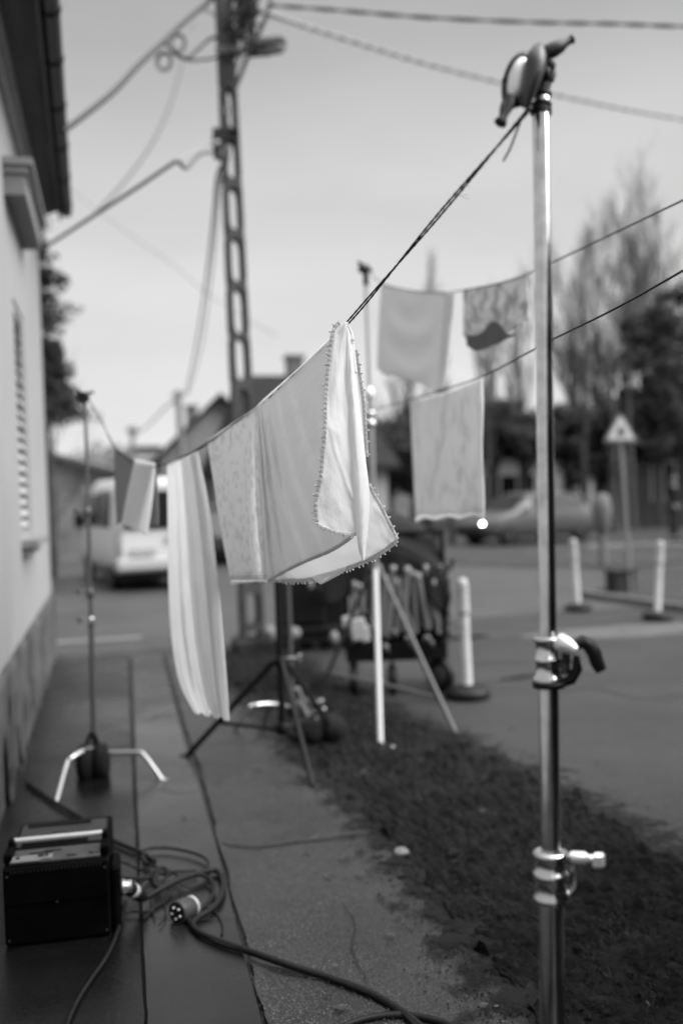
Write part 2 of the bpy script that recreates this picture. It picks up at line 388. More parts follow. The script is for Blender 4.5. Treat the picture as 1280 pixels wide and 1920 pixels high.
tr_ = t_.nodes.new('ShaderNodeBsdfTransparent'); mxs = t_.nodes.new('ShaderNodeMixShader'); t_.links.new(m2_.outputs[0], mxs.inputs[0])
t_.links.new(tr_.outputs[0], mxs.inputs[1]); t_.links.new(t_.nodes['Principled BSDF'].outputs[0], mxs.inputs[2]); t_.links.new(mxs.outputs[0], t_.nodes['Material Output'].inputs[0])
for side in (0, 1):
    nv, nu = 160, 12; sp_ = []
    fm = MB()
    def ff(u, v, side=side):
        a, b = Vector(lin_path(slp, v)), Vector(lin_path(srp, v)); d = (b - a).normalized(); e = a if side == 0 else b
        p = e + d * ((-.42 + .50 * u) if side == 0 else (.46 - .54 * u)); return Vector((p.x, p.y, .0315 if side == 0 else .005))
    fm.grid(ff, nu, nv)
    fo_ = fm.build('mud', M_FILM); tag(fo_, kind='structure')
    at2 = fo_.data.attributes.new('spread', 'FLOAT', 'POINT'); at2.data.foreach_set('value', [1.16 * (i / nu) for j in range(nv + 1) for i in range(nu + 1)])
# smears of mud trodden over both edges, and clods on the strip itself
for i in range(14):
    v = .06 + .86 * i / 13; side = 0
    a, b = Vector(lin_path(slp, 1 - v)), Vector(lin_path(srp, 1 - v)); d = (b - a).normalized(); t = Vector((-d.y, d.x, 0))
    c = (a if side else b) + d * rnd.uniform(-.05, .03) * (1 if side else -1); L1_, W1_ = rnd.uniform(.15, .4), rnd.uniform(.04, .10); zz = .0295 if side else .0042
    mm = MB(); mm.add([Vector((c.x, c.y, zz)) + t * (math.cos(q) * L1_ * (1 + .5 * nz3(q * 1.3, i, 1) + .3 * nz3(q * 5, i, 2))) + d * (math.sin(q) * W1_ * (1 + .6 * nz3(q * 1.7, i, 5) + .45 * nz3(q * 7, i, 6))) for q in [2 * math.pi * k / 60 for k in range(60)]], [list(range(60))])
    struct(mm, 'mud', mat('trodden_mud', .013, rough=.7, var=.6, vscale=25, bump=.8, bscale=60, bdist=.01, spec=.3))
cd_ = MB()
for i in range(5000):
    v = rnd.random() ** .75 * .95; a, b = Vector(lin_path(slp, 1 - v)), Vector(lin_path(srp, 1 - v)); p = a + (b - a) * rnd.uniform(.02, .98)
    if nz3(p.x * 3, p.y * 3, 31) < -.1: continue
    s_ = rnd.uniform(.003, .013) * (1 if rnd.random() < .93 else 2.2); p.z = .028 + .02 * rnd.random(); n_ = 5; o = rnd.uniform(0, 6)
    cd_.add([p + Vector((math.cos(o + k * 1.2566) * s_ * rnd.uniform(.7, 1.4), math.sin(o + k * 1.2566) * s_ * rnd.uniform(.7, 1.2), -.004)) for k in range(5)] + [p + Vector((rnd.uniform(-.3, .3) * s_, 0, s_ * .7))], [(k, (k + 1) % 5, 5) for k in range(5)])
tag(cd_.build('soil_clods', mat('clod', .016, rough=.95, var=.8, vscale=6, spec=.15)), 'dark clods of earth scattered over the soil strip', 'clods', kind='stuff')
# gravel specks on the footpath and the yard
gv = MB()
for i in range(7000):
    x, y = rnd.uniform(430, 1290), 1290 + 640 * rnd.random() ** .6; p = G(x, y, .0)
    s_ = rnd.uniform(.0012, .0038)
    p.z = .028 if x < 400 + (y - 1236) * .86 else .004
    gv.add([p + Vector((s_, 0, 0)), p + Vector((-s_ * .5, s_ * .87, 0)), p + Vector((-s_ * .5, -s_ * .87, 0)), p + Vector((0, 0, s_ * .8))], [(0, 1, 3), (1, 2, 3), (2, 0, 3)])
tag(gv.build('gravel', mat('gravel_specks', .10, rough=.7)), 'tiny pale gravel specks on the asphalt', 'gravel', kind='stuff')
# hairline cracks
def hair(pts, w, z, name='surface_crack'):
    mb = MB(); cp = smooth_pts([G(x, y, z) for x, y in pts], 8); vs = []
    for i, p in enumerate(cp):
        t = (cp[min(i + 1, len(cp) - 1)] - cp[max(i - 1, 0)]).normalized(); o = Vector((-t.y, t.x, 0)); j = .010 * nz3(i * .6, pts[0][0]); ww = w * (1 + .6 * nz3(i * .9, pts[0][1])) * (.25 + math.sin(math.pi * i / (len(cp) - 1)) ** .5)
        vs += [p + o * (j - ww), p + o * (j + ww)]
    mb.add(vs, [(2 * i, 2 * i + 2, 2 * i + 3, 2 * i + 1) for i in range(len(cp) - 1)]); struct(mb, name, M_DARKJOINT)
hair([(262, 1482), (300, 1478), (340, 1484), (380, 1480)], .004, .0405); hair([(255, 1345), (280, 1350), (300, 1340), (325, 1345)], .005, .0405)
hair([(285, 1720), (320, 1716), (370, 1724), (440, 1716)], .0028, .0405)
hair([(640, 1690), (665, 1730), (660, 1780), (690, 1840)], .0022, .0285); hair([(1040, 1300), (1110, 1290), (1200, 1310), (1290, 1300)], .006, .0035); hair([(880, 1250), (930, 1240), (1000, 1245)], .010, .0035)

vg = MB(); vg.poly([G(1090, 1122), G(1140, 1095), G(1200, 1075), G(1290, 1062), G(1500, 1060), G(1500, 1160), G(1285, 1147), G(1180, 1133)], -.1, .03)
struct(vg, 'verge', M_VERGE)
v2 = MB(); v2.poly([G(640, 1022), G(860, 1026), G(1000, 1028), G(1160, 1030), G(1500, 1010), G(1500, 1040), G(1160, 1062), G(990, 1066), G(800, 1056), G(640, 1040)], -.1, .02)
struct(v2, 'far_verge', M_VERGE)
kbm = MB()
kpts = [G(1093, 1119), G(1140, 1127), G(1200, 1135), G(1285, 1147), G(1500, 1164)]
for a, b in zip(kpts, kpts[1:]): kbm.beam(a + Vector((0, 0, .04)), b + Vector((0, 0, .04)), .12, .1)
struct(kbm, 'kerb', M_KERB)
k2 = MB()
kp2 = [G(1100, 1032), G(1180, 1030), G(1285, 1030), G(1500, 1022)]
for a, b in zip(kp2, kp2[1:]): k2.beam(a + Vector((0, 0, .05)), b + Vector((0, 0, .05)), .3, .16)
struct(k2, 'far_kerb', mat('pale_kerb', .25, rough=.6))
pdl = MB()
pc = G(1180, 1183); pdl.add([pc + Vector((math.cos(a) * 1.15 * (1 + .15 * math.sin(3 * a)), math.sin(a) * .42, .003)) for a in [2 * math.pi * i / 28 for i in range(28)]], [list(range(28))])
struct(pdl, 'pale_patch', mat('dust_and_sky_sheen', .075, rough=.6, var=.3, vscale=5))  # dust patch, with some sky reflection lightened into its colour

# ------------------------------------------------------------------ the rendered house on the left
M_WALL = mat('white_render', .29, rough=.9, var=.04, vscale=1.2, bump=.15, bscale=90, bdist=.003)
M_PLINTH = mat('stained_plinth', .062, rough=.85, var=.75, vscale=2.6, bump=.5, bscale=18, bdist=.01)
M_TRIM = mat('grey_trim', .28, rough=.8, var=.1, vscale=4)
M_EAVE = mat('eave_board', .075, rough=.7, var=.4, vscale=2, stretch=(3, .5, 3))
M_GUT = mat('dark_gutter', .03, rough=.5, var=.2, vscale=6)
hb = G(102, 1234)                                # far corner of the wall at ground level
hd_ = ray(203, 937); hd_ = Vector((hd_.x, hd_.y, 0)).normalized()       # direction of the wall
hn = Vector((hd_.y, -hd_.x, 0))                  # outward, to the street side
Dc = (hb - CAM).dot(ray(640, 960)) / ray(640, 960).length_squared
house = thing('rendered_house', (hb.x, hb.y, 0), 'white rendered house with grey plinth, dark eaves and a shuttered window, at the left edge', 'house')
zpl = H(100, 1106, Dc); zeave = H(78, 402, Dc)
wallplane = Plane(hb, hb - hd_ * 5)
def wp(px, py): return wallplane.at(px, py)
def s_of(p): return -(p - hb).dot(hd_)           # metres back from the far corner
def WPt(s, z, o=0.0): return hb - hd_ * s + hn * o + Vector((0, 0, z))
ws0, ws1 = s_of(wp(38, 600)), s_of(wp(22, 501))   # window far / near side
wz1 = 3.06; wz0 = wp(44, 1012).z
ws0 = min(ws0, s_of(wp(60, 950)) + .1); ws1 = max(ws1, ws0 + .85)
LEN = 14.0; TH = .4
w = MB()
def wallbox(s0, s1, z0, z1, o0, o1, mb):
    mb.box(WPt((s0 + s1) / 2, (z0 + z1) / 2, (o0 + o1) / 2), (abs(s1 - s0), abs(o1 - o0), z1 - z0), (-hd_, hn, Vector((0, 0, 1))))
wallbox(0, ws0, zpl - .02, zeave + .3, -TH, 0, w); wallbox(ws1, LEN, zpl - .02, zeave + .3, -TH, 0, w)
wallbox(ws0, ws1, zpl - .02, wz0, -TH, 0, w); wallbox(ws0, ws1, wz1, zeave + .3, -TH, 0, w)
wallbox(0, .4, 0, zeave + .3, -7, -TH, w)
w.build('wall', M_WALL, house)
pl = MB()
def fpl(u, v):
    s, z = u * LEN, v * (zpl + .02 * nz3(u * LEN * 3, 0) + .014 * nz3(u * LEN * 11, 3))
    o = .025 + .012 * nz3(s * 2, z * 3) + .006 * nz3(s * 9, z * 9)
    if v > .985: o = -.01
    return WPt(s, z, o)
pl.grid(fpl, 160, 16); pl.box(WPt(.0, zpl / 2, -3.5), (.06, 7, zpl), (-hd_, hn, Vector((0, 0, 1))))
pl.build('plinth', M_PLINTH, house)
# plaster scars on the plinth
for (x, y, hh, ww) in ((38, 1330, .22, .05), (22, 1350, .2, .03), (78, 1290, .16, .05), (88, 1272, .12, .04), (10, 1420, .25, .04), (70, 1390, .2, .06), (52, 1300, .3, .07), (30, 1400, .3, .10), (12, 1330, .2, .06), (88, 1330, .22, .08), (60, 1440, .2, .10), (5, 1470, .2, .16), (25, 1462, .16, .2), (2, 1420, .3, .14), (66, 1350, .3, .05), (44, 1430, .22, .12)):
    c = wp(x, y); s = s_of(c); n_ = 12
    ring = [WPt(s + math.cos(a) * ww * (1 + .5 * nz3(a * 2, x)), c.z + math.sin(a) * hh * .5 * (1 + .4 * nz3(a * 2, y)), .052) for a in [2 * math.pi * i / n_ for i in range(n_)]]
    sc_ = MB(); sc_.add(ring, [list(range(n_))]); sc_.build('plaster_scar', mat('bare_dark_plaster', .03, rough=.95), house)
# sloping eave: gutter line fitted to the two ends seen
gA, gB = P(124, 392, Dc - .05), P(92, 0, 5.86)
gA.z = gB.z = (gA.z + gB.z) / 2
gdir = (gA - gB).normalized(); gout = Vector((gdir.y, -gdir.x, 0))
gS = gB - gdir * 7
ga = MB()
prof = [(math.cos(a) * .055, -math.sin(a) * .06) for a in [math.pi * i / 10 for i in range(11)]]
def gf(rr, dd=0.0):
    def f(u, v):
        p = gA + (gS - gA) * u; a = math.pi * v
        return p + gout * (math.cos(a) * rr) + Vector((0, 0, -math.sin(a) * rr * 1.05 + .0))
    return f
ga.grid(gf(.062), 30, 12); ga.grid(gf(.056), 30, 12)
ga.add([gA + gout * (math.cos(a) * .062) + Vector((0, 0, -math.sin(a) * .065)) for a in [math.pi * i / 12 for i in range(13)]], [list(range(13))])
gut = ga.build('gutter', M_GUT, house)
for y in (372, 322, 262, 184, 96, 0):
    d = (VPY - 392) * Dc / (VPY - y)
    t = (gA - CAM).length; p = gA + (gB - gA) * ((Dc - d) / (Dc - 5.86))
    br = MB(); br.grid(lambda u, v, p=p: p + gdir * ((u - .5) * .035) + gout * (math.cos(math.pi * v) * .070) + Vector((0, 0, -math.sin(math.pi * v) * .074)), 1, 10)
    br.build('gutter_joint', M_BLACK, gut, solid=.004)
scw = MB(); scw.lathe(gA - gdir * .02 + gout * .0 + Vector((0, 0, -.055)), Vector((0, -.3, -1)), [(0, .012), (.01, .012)], 12); scw.build('bracket_screw', M_STEEL, gut)
so_ = MB()
a0, a1 = gA - gout * .065, gS - gout * .065
b0 = WPt(s_of(gA), gA.z - .10, -.05); b1 = WPt(s_of(gS), gA.z - .10, -.05)
up_ = Vector((0, 0, .04))
so_.add([a0, a1, b1, b0, a0 + up_, a1 + up_, b1 + up_, b0 + up_], [(0, 1, 2, 3), (7, 6, 5, 4), (0, 4, 5, 1), (2, 6, 7, 3), (1, 5, 6, 2), (0, 3, 7, 4)])
f0, f1 = gA - gout * .064 , gS - gout * .064
so_.build('soffit', M_EAVE, house)
fb = MB(); fb.box((f0 + f1) / 2 + Vector((0, 0, -.03)), ((f1 - f0).length, .022, .15), ((f1 - f0).normalized(), gout, Vector((0, 0, 1)))); fb.build('fascia', M_GUT, house)
rf = MB(); q0, q1 = gA + Vector((0, 0, .05)), gS + Vector((0, 0, .05)); t0, t1 = q0 - gout * 4 + Vector((0, 0, 2.4)), q1 - gout * 4 + Vector((0, 0, 2.4))
rf.add([q0, q1, t1, t0, q0 + up_ * 2, q1 + up_ * 2, t1 + up_ * 2, t0 + up_ * 2], [(0, 1, 2, 3), (7, 6, 5, 4), (0, 4, 5, 1), (2, 6, 7, 3), (1, 5, 6, 2), (0, 3, 7, 4)])
rf.build('roof', mat('roof_tile', .06, rough=.7, var=.3, vscale=5), house)
# moulded string under the eaves
st = MB(); wallbox(.02, LEN, zeave - .22, zeave - .14, 0, .05, st); wallbox(.02, LEN, zeave - .14, zeave - .02, 0, .09, st); st.build('eave_moulding', M_TRIM, house)
# window with its hood moulding, sill and closed roller shutter
hood = MB(); hs0, hs1 = ws0 - .22, ws1 + .42
for (z0, z1, o, e) in ((3.66, 3.80, .145, .02), (3.802, 3.85, .165, 0), (3.852, 3.90, .195, -.02)):
    wallbox(hs0 + e, hs1 - e, z0, z1, 0, o, hood)
hood.build('window_hood', mat('dusty_trim', .18, rough=.8, var=.15, vscale=5), house)
win = MB(); fw = .06
wallbox(ws0, ws0 + fw, wz0, wz1, -.16, -.012, win); wallbox(ws1 - fw, ws1, wz0, wz1, -.16, -.012, win)
wallbox(ws0 + fw, ws1 - fw, wz1 - fw, wz1, -.16, -.012, win); wallbox(ws0 + fw, ws1 - fw, wz0, wz0 + fw, -.16, -.012, win)
wino = win.build('window', M_TRIM, house)
shb = MB(); sh = MB(); nsl = 19
for i in range(nsl):
    z = wz0 + fw + (wz1 - wz0 - 2 * fw) * (i + .5) / nsl
    sh.box(WPt((ws0 + ws1) / 2, z, -.035 + .004 * (i % 2)), (ws1 - ws0 - 2 * fw - .01, .02, (wz1 - wz0 - 2 * fw) / nsl * .62), (-hd_, (hn + Vector((0, 0, .5))).normalized(), (Vector((0, 0, 1)) - hn * .5).normalized()))
wallbox(ws0 + fw, ws1 - fw, wz0 + fw, wz1 - fw, -.10, -.085, shb)
sh.build('shutter', mat('shutter_slats', .38, rough=.7, var=.4, vscale=9), wino); shb.build('shutter_backing', M_DARKJOINT, wino)  # near-black backing sheet supplies the shade between the slats
sl_ = MB(); wallbox(ws0 - .1, ws1 + .1, wz0 - .05, wz0 - .002, -.2, .12, sl_); wallbox(ws0 - .06, ws1 + .06, wz0 - .11, wz0 - .052, 0, .06, sl_)
sl_.build('sill', mat('sill_stone', .22, rough=.7, var=.3, vscale=8), wino)
# short dark downpipe stub at the far corner
dp = MB(); c0 = WPt(-.08, 0, -.1); dp.tube([c0 + Vector((0, 0, .05)), c0 + Vector((0, 0, .5)), c0 + Vector((0, 0, 1.05))], .05, 12); dp.lathe(c0 + Vector((0, 0, .98)), (0, 0, 1), [(0, .06), (.08, .06)], 14); dp.lathe(c0, (0, 0, 1), [(0, .07), (.09, .05)], 14)
dp.build('drain_pipe', M_BLACK, house)

# ------------------------------------------------------------------ houses and blocks beyond
def cottage(name, loc, label, rz, Lx, Ly, zw, zr, wallm, roofm, wins=(), chim=None, door=None, over=.35, hip=0.0):
    """box of Lx by Ly, ridge along x; local x,y; wins: (x, z0, w, h) on the front (-y) side"""
    o = thing(name, loc, label, 'house', rz=rz)
    m = MB(); m.box((0, 0, zw / 2), (Lx, Ly, zw))
    if not hip: m.add([(-Lx / 2, -Ly / 2, zw), (-Lx / 2, Ly / 2, zw), (-Lx / 2, 0, zr)], [(0, 1, 2)]); m.add([(Lx / 2, -Ly / 2, zw), (Lx / 2, Ly / 2, zw), (Lx / 2, 0, zr)], [(2, 1, 0)])
    m.build('wall', wallm, o, world=False)
    r = MB(); t = .16; k = (zr - zw) / (Ly / 2); X = Lx / 2 + over; y0 = Ly / 2 + over; ze = zw - over * k + .03
    for s in (-1, 1):
        a = [(-X, s * y0, ze), (X, s * y0, ze), (X - hip, 0, zr + .03), (-X + hip, 0, zr + .03)]
        r.add(a + [(p[0], p[1], p[2] + t) for p in a], [(0, 1, 2, 3), (7, 6, 5, 4), (0, 4, 5, 1), (1, 5, 6, 2), (3, 7, 4, 0)])
    if hip:
        for s in (-1, 1):
            a = [(s * X, -y0, ze), (s * X, y0, ze), (s * (X - hip), 0, zr + .03)]; r.add(a + [(p[0], p[1], p[2] + t) for p in a], [(0, 1, 2), (5, 4, 3), (0, 3, 4, 1)])
    ro = r.build('roof', roofm, o, world=False)
    if chim:
        c = MB(); c.box((chim[0], chim[1], zr + .1), (.5, .5, 1.4)); c.box((chim[0], chim[1], zr + .83), (.62, .62, .1)); c.build('chimney', mat('chimney_brick', .12, rough=.9), ro, world=False)
    for (x, z, w_, h_) in wins:
        f = MB()
        f.box((x, -Ly / 2 - .03, z + h_ + .04), (w_ + .16, .10, .08)); f.box((x, -Ly / 2 - .05, z - .04), (w_ + .2, .14, .08))
        for s in (-1, 1): f.box((x + s * (w_ / 2 + .03), -Ly / 2 - .03, z + h_ / 2), (.07, .08, h_))
        f.box((x, -Ly / 2 - .03, z + h_ / 2), (.06, .07, h_))
        fo = f.build('window', mat('white_frame', .6, rough=.6), o, world=False)
        for s in (-1, 1):
            gl = MB(); gl.box((x + s * w_ / 4, -Ly / 2 - .012, z + h_ / 2), (w_ / 2 - .04, .02, h_)); gl.build('pane', M_GLASS, fo, world=False)
    if door:
        x, w_, h_ = door; d = MB(); d.box((x, -Ly / 2 - .03, h_ / 2), (w_, .07, h_), bev=.01); do = d.build('door', mat('dark_door', .05, rough=.6), o, world=False)
        hd = MB(); hd.tube([(x + w_ * .35, -Ly / 2 - .09, 1.0), (x + w_ * .35, -Ly / 2 - .12, 1.06), (x + w_ * .25, -Ly / 2 - .12, 1.06)], .012, 6); hd.build('handle', M_STEEL, do, world=False)
    return o
M_DROOF = mat('dark_roof', .018, rough=.8, var=.3, vscale=1.5, bump=.3, bscale=4, spec=.2)
M_HW = mat('grey_house_wall', .33, rough=.9, var=.15, vscale=1)
M_HW2 = mat('pale_house_wall', .46, rough=.9, var=.2, vscale=.7)
M_HW3 = mat('dark_house_wall', .12, rough=.9, var=.3, vscale=1)  # darker wall tone for the veranda house
def at_d(px, d): p = P(px, 930, d); p.z = 0; return p
pA = at_d(556, 33)
cottage('cottage', pA, 'hipped cottage with a steep black roof and a chimney behind the concrete pole', R(4), 4.9, 4.2, 2.7, H(520, 716, 33), M_HW, M_DROOF, wins=((-1.5, .9, .9, 1.2), (.9, .9, .9, 1.2)), chim=(.15, .3), hip=1.15)
pB = P(455, 930, 52); pB.z = 0; pB = P(340, 930, 55); pB.z = 0
cottage('cottage', pB, 'lower cottage further down the street, its dark roof sloping behind the hanging laundry', R(90), 42.0, 4.2, 3.0, 5.0, M_HW, M_DROOF, wins=((-6, .9, .9, 1.2), (0, .9, .9, 1.2), (6, .9, .9, 1.2)), chim=(-9, 0))
pC = at_d(277, 62)
tw = thing('flat_roof_block', pC, 'small grey flat roofed block at the end of the street', 'building')
m = MB(); m.box((0, 0, 2.3), (1.5, 3, 4.6)); m.build('wall', M_HW2, tw, world=False)
m = MB(); m.box((0, 0, 4.72), (1.8, 3.3, .22), bev=.03); m.build('roof_slab', M_DROOF, tw, world=False)
pD = at_d(880, 58)
cottage('villa', pD, 'pale low house with small dark windows across the yard behind the parked silver car', R(-10), 15, 8, 3.3, 4.3, M_HW2, M_DROOF, wins=((-5.6, 1.1, 1.5, 1.1), (-2.6, 1.1, 1.5, 1.1), (1.9, 1.1, 1.9, 1.15), (5.2, 1.1, 1.3, 1.1)), door=(-.3, .95, 2.1))
pE = at_d(1320, 40)
vE = cottage('veranda_house', pE, 'dark house with a posted veranda at the right edge behind the bollard', R(-18), 7, 6, 3.1, 4.9, M_HW3, M_DROOF, wins=((-2.3, 1.0, .8, 1.3), (1.0, 1.0, 1.0, 1.2)), door=(-.6, .9, 2.1))
for x in (-2.9, -.9, 1.1, 3.1): m = MB(); m.box((x, -4.6, 1.4), (.16, .16, 2.8)); m.build('veranda_post', mat('dark_timber', .03, rough=.8), vE, world=False)
m = MB(); m.box((0, -4.6, 2.86), (6.6, .2, .16)); m.build('veranda_beam', mat('dark_timber', .03, rough=.8), vE, world=False)
m = MB(); m.add([(-3.5, -5, 2.9), (3.5, -5, 2.9), (3.5, -2.9, 3.25), (-3.5, -2.9, 3.25), (-3.5, -5, 2.98), (3.5, -5, 2.98), (3.5, -2.9, 3.33), (-3.5, -2.9, 3.33)], [(0, 1, 2, 3), (7, 6, 5, 4), (0, 4, 5, 1), (1, 5, 6, 2), (3, 7, 4, 0)]); m.build('veranda_roof', mat('veranda_sheet', .10, rough=.6), vE, world=False)
# street beyond the rendered house
pF = at_d(128, 40)
cottage('street_house', pF, 'grey street house seen between the white wall and the van', R(82), 13, 6, 2.4, 3.3, mat('worn_house_wall', .22, rough=.9, var=.4, vscale=.8), mat('grey_roof', .10, rough=.8, var=.3, vscale=2), wins=((-3.5, .9, .9, 1.2), (0, .9, .9, 1.2), (3.5, .9, .9, 1.2)))
gw = thing('gate_wall', at_d(118, 27), 'low grey garden wall with a gate post beyond the white house', 'wall')
m = MB(); m.box((0, 0, .8), (1.2, .25, 1.6)); m.build('wall_panel', mat('garden_wall', .16, rough=.9, var=.4, vscale=2), gw, world=False)
m = MB(); m.box((.72, 0, .95), (.3, .35, 1.9), bev=.02); m.box((.72, 0, 1.94), (.4, .45, .08)); m.build('gate_post', mat('gate_post_paint', .3, rough=.8), gw, world=False)

# ------------------------------------------------------------------ trees
def leafy(center, rad, n, size, rnd, mb, flat=1.0, hollow=.35):
    # clump of leaf triangles, denser in the shell
    for _ in range(n):
        while True:
            q = Vector((rnd.uniform(-1, 1), rnd.uniform(-1, 1), rnd.uniform(-1, 1)))
            if hollow < q.length < 1: break
        p = center + Vector((q.x * rad, q.y * rad, q.z * rad * flat))
        a = Vector((rnd.gauss(0, 1), rnd.gauss(0, 1), rnd.gauss(0, 1))).normalized() * size * rnd.uniform(.5, 1.3)
        b = a.orthogonal().normalized() * size * rnd.uniform(.3, .7)
        mb.add([p - a, p + b, p + a, p - b], [(0, 1, 2, 3)])
M_BARK = mat('bark', .045, rough=.9, var=.4, vscale=6, bump=.5, bscale=20)
M_NEEDLE = mat('conifer_needles', .022, rough=.85, spec=.2, var=.4, vscale=2)
M_EVER = mat('evergreen_leaves', .024, rough=.8, spec=.2, var=.4, vscale=1.2)
M_TWIG = mat('bare_twigs', .055, rough=.9)

def conifer(loc, h, r, seed, label, group, n=60, leaf=.14, bottom=.18, gap=.25):
    rnd = random.Random(seed); o = thing('conifer', loc, label, 'tree', group)
    t = MB(); t.tube([(0, 0, 0), (.05, 0, h * .5), (0, 0, h * .98)], [r * .10, r * .07, .02], 8); t.build('trunk', M_BARK, o, world=False)
    c = MB()
    for i in range(n):
        f = rnd.random() ** .85; z = h * (bottom + (1 - bottom) * f)
        rr = r * (1 - f) ** .8 * rnd.uniform(.35, 1.1) + .1; a = rnd.uniform(0, 2 * math.pi)
        tip = Vector((math.cos(a) * rr, math.sin(a) * rr, z - rr * .12))
        c.tube([Vector((0, 0, z + .1)), tip], [.03, .008], 4, caps=False)
        for k in range(3):
            q = Vector((0, 0, z)).lerp(tip, .45 + .28 * k); leafy(q, .18 * r + .1, 16, leaf, rnd, c, .55, 0)
    c.build('crown', M_NEEDLE, o, world=False); return o

def bushy(name, loc, h, r, seed, label, cat, group, clumps=40, per=45, leaf=.16, z0=.0, m=None, trunk=True):
    rnd = random.Random(seed); o = thing(name, loc, label, cat, group); t = MB()
    t.tube([(0, 0, 0), (rnd.uniform(-.1, .1), 0, h * .35), (0, 0, h * .6)], [r * .09, r * .07, r * .03], 7)
    c = MB()
    for i in range(clumps):
        a = rnd.uniform(0, 2 * math.pi); q = rnd.random() ** .5; z = z0 + (h - z0) * (.08 + .88 * rnd.random())
        env = math.sin(math.pi * min(1, max(.12, (z - z0) / (h - z0)) * .8 + .15)) ** .6
        p = Vector((math.cos(a) * r * q * env, math.sin(a) * r * q * env, z))
        leafy(p, r * rnd.uniform(.18, .34), per, leaf, rnd, c, .8, .2)
        if i % 3 == 0: t.tube([(0, 0, min(z * .6, h * .5)), p], [r * .03, r * .01], 5, caps=False)
    t.build('trunk', M_BARK, o, world=False); c.build('crown', m or M_EVER, o, world=False); return o

def bare(loc, h, spread, seed, label, group, name='bare_tree', depth=4, r0=.14, upright=.5, nb=13, twigs=3):
    rnd = random.Random(seed); o = thing(name, loc, label, 'tree', group); t = MB(); c = MB()
    tr = [Vector((0, 0, 0))]; k = 9
    for i in range(k): tr.append(tr[-1] + Vector((rnd.uniform(-.03, .03) * h / k * 3, rnd.uniform(-.03, .03) * h / k * 3, h / k)))
    t.tube(tr, [r0 * (1 - .93 * i / k) for i in range(k + 1)], 7); t.build('trunk', M_BARK, o, world=False)
    def grow(p, d, L, r, lev):
        q = p; pts = [p]; dd = d.copy()
        for s in range(3):
            dd = (dd + Vector((rnd.uniform(-.2, .2), rnd.uniform(-.2, .2), rnd.uniform(-.05, .2) + upright * .15))).normalized(); q = q + dd * (L / 3); pts.append(q)
        r = max(r, .008); c.tube(pts, [r, r * .8, r * .6, r * .45], 3 if lev < 2 else 4, caps=False, smooth=False)
        if lev <= 0: return
        for j in range(twigs + (1 if lev > 1 else 0)):
            s = pts[1 + j % 3]; nd = (dd + Vector((rnd.uniform(-1, 1), rnd.uniform(-1, 1), rnd.uniform(-.3, .8) + upright * .6)) * .75).normalized()
            grow(s, nd, L * rnd.uniform(.45, .7), r * .5, lev - 1)
    for i in range(nb):
        f = .18 + .8 * (i + rnd.random()) / nb; base = Vector(lerp_path([tuple(q) for q in tr], f)); a = rnd.uniform(0, 6.28)
        d = Vector((math.cos(a), math.sin(a), upright * 2.2)).normalized()
        grow(base, d, spread * (1.15 - .75 * f) * rnd.uniform(.7, 1.2), r0 * .32 * (1.1 - f), depth - 1)
    c.build('crown', M_TWIG, o, world=False); return o

# dark conifer standing behind the corner of the white house
conifer(at_d(70, 20), H(74, 395, 20), .85, 1, 'tall dark conifer rising behind the corner of the white house', None, n=62, leaf=.085, bottom=H(78, 625, 20) / H(74, 395, 20))
conifer(at_d(92, 21), H(92, 640, 21), .95, 2, 'shorter broad dark conifer behind the corner of the white house', None, n=95, leaf=.085, bottom=H(100, 815, 21) / H(100, 640, 21))
bare(at_d(100, 26), 5.0, 1.6, 5, 'small bare tree under the conifers beyond the white house', None, depth=3, nb=9, r0=.07)
bushy('street_tree', at_d(100, 34), 3.2, .8, 12, 'round dark street tree between the wall and the stand pole', 'tree', None, 10, 30, .11, 1.2)
bushy('street_tree', at_d(150, 36), 2.7, .45, 13, 'slim dark street tree just left of the van', 'tree', None, 16, 34, .13, .3)
bushy('street_bush', at_d(205, 50), 2.7, .9, 14, 'dark bush over the roof of the white van', 'bush', None, 16, 30, .15, .3)
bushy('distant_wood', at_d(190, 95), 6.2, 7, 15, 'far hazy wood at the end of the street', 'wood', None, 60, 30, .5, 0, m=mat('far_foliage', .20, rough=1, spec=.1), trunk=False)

# evergreen screen and bare trees along the far side of the yard
G1 = 'dark evergreens along the far side of the yard'
for i, (px, d, ty, r_, lab) in enumerate((
    (730, 42, 765, 1.9, 'leftmost dark evergreen, low and round, behind the tallest stand'),
    (800, 44, 735, 1.8, 'dark evergreen between the big sheet and the hanging towel'),
    (872, 45, 752, 1.7, 'dark evergreen behind the hanging towel'),
    (930, 43, 742, 1.7, 'dark evergreen just right of the hanging towel'),
    (985, 44, 768, 1.6, 'low dark evergreen left of the chrome stand'),
    (1060, 46, 750, 1.8, 'dark evergreen just right of the chrome stand'),
    (1125, 44, 748, 1.6, 'dark evergreen left of the warning sign'),
    (1185, 40, 720, 1.6, 'dark evergreen behind the warning sign'))):
    h_ = H(px, ty + 14, d); bushy('evergreen_tree', at_d(px, d), h_, r_, 30 + i, lab, 'tree', G1, 62, 46, .18, 2.9 if 860 < px < 1110 else 1.4)
bushy('evergreen_tree', at_d(1235, 36), H(1230, 562, 36), 1.55, 51, 'tall black evergreen by the veranda house', 'tree', G1, 90, 48, .16, 1.8)
bushy('evergreen_tree', at_d(1292, 38), H(1290, 520, 38), 1.5, 52, 'tallest dark evergreen, at the right edge of the yard', 'tree', G1, 70, 48, .17, 1.8)
G2 = 'bare trees beyond the yard'
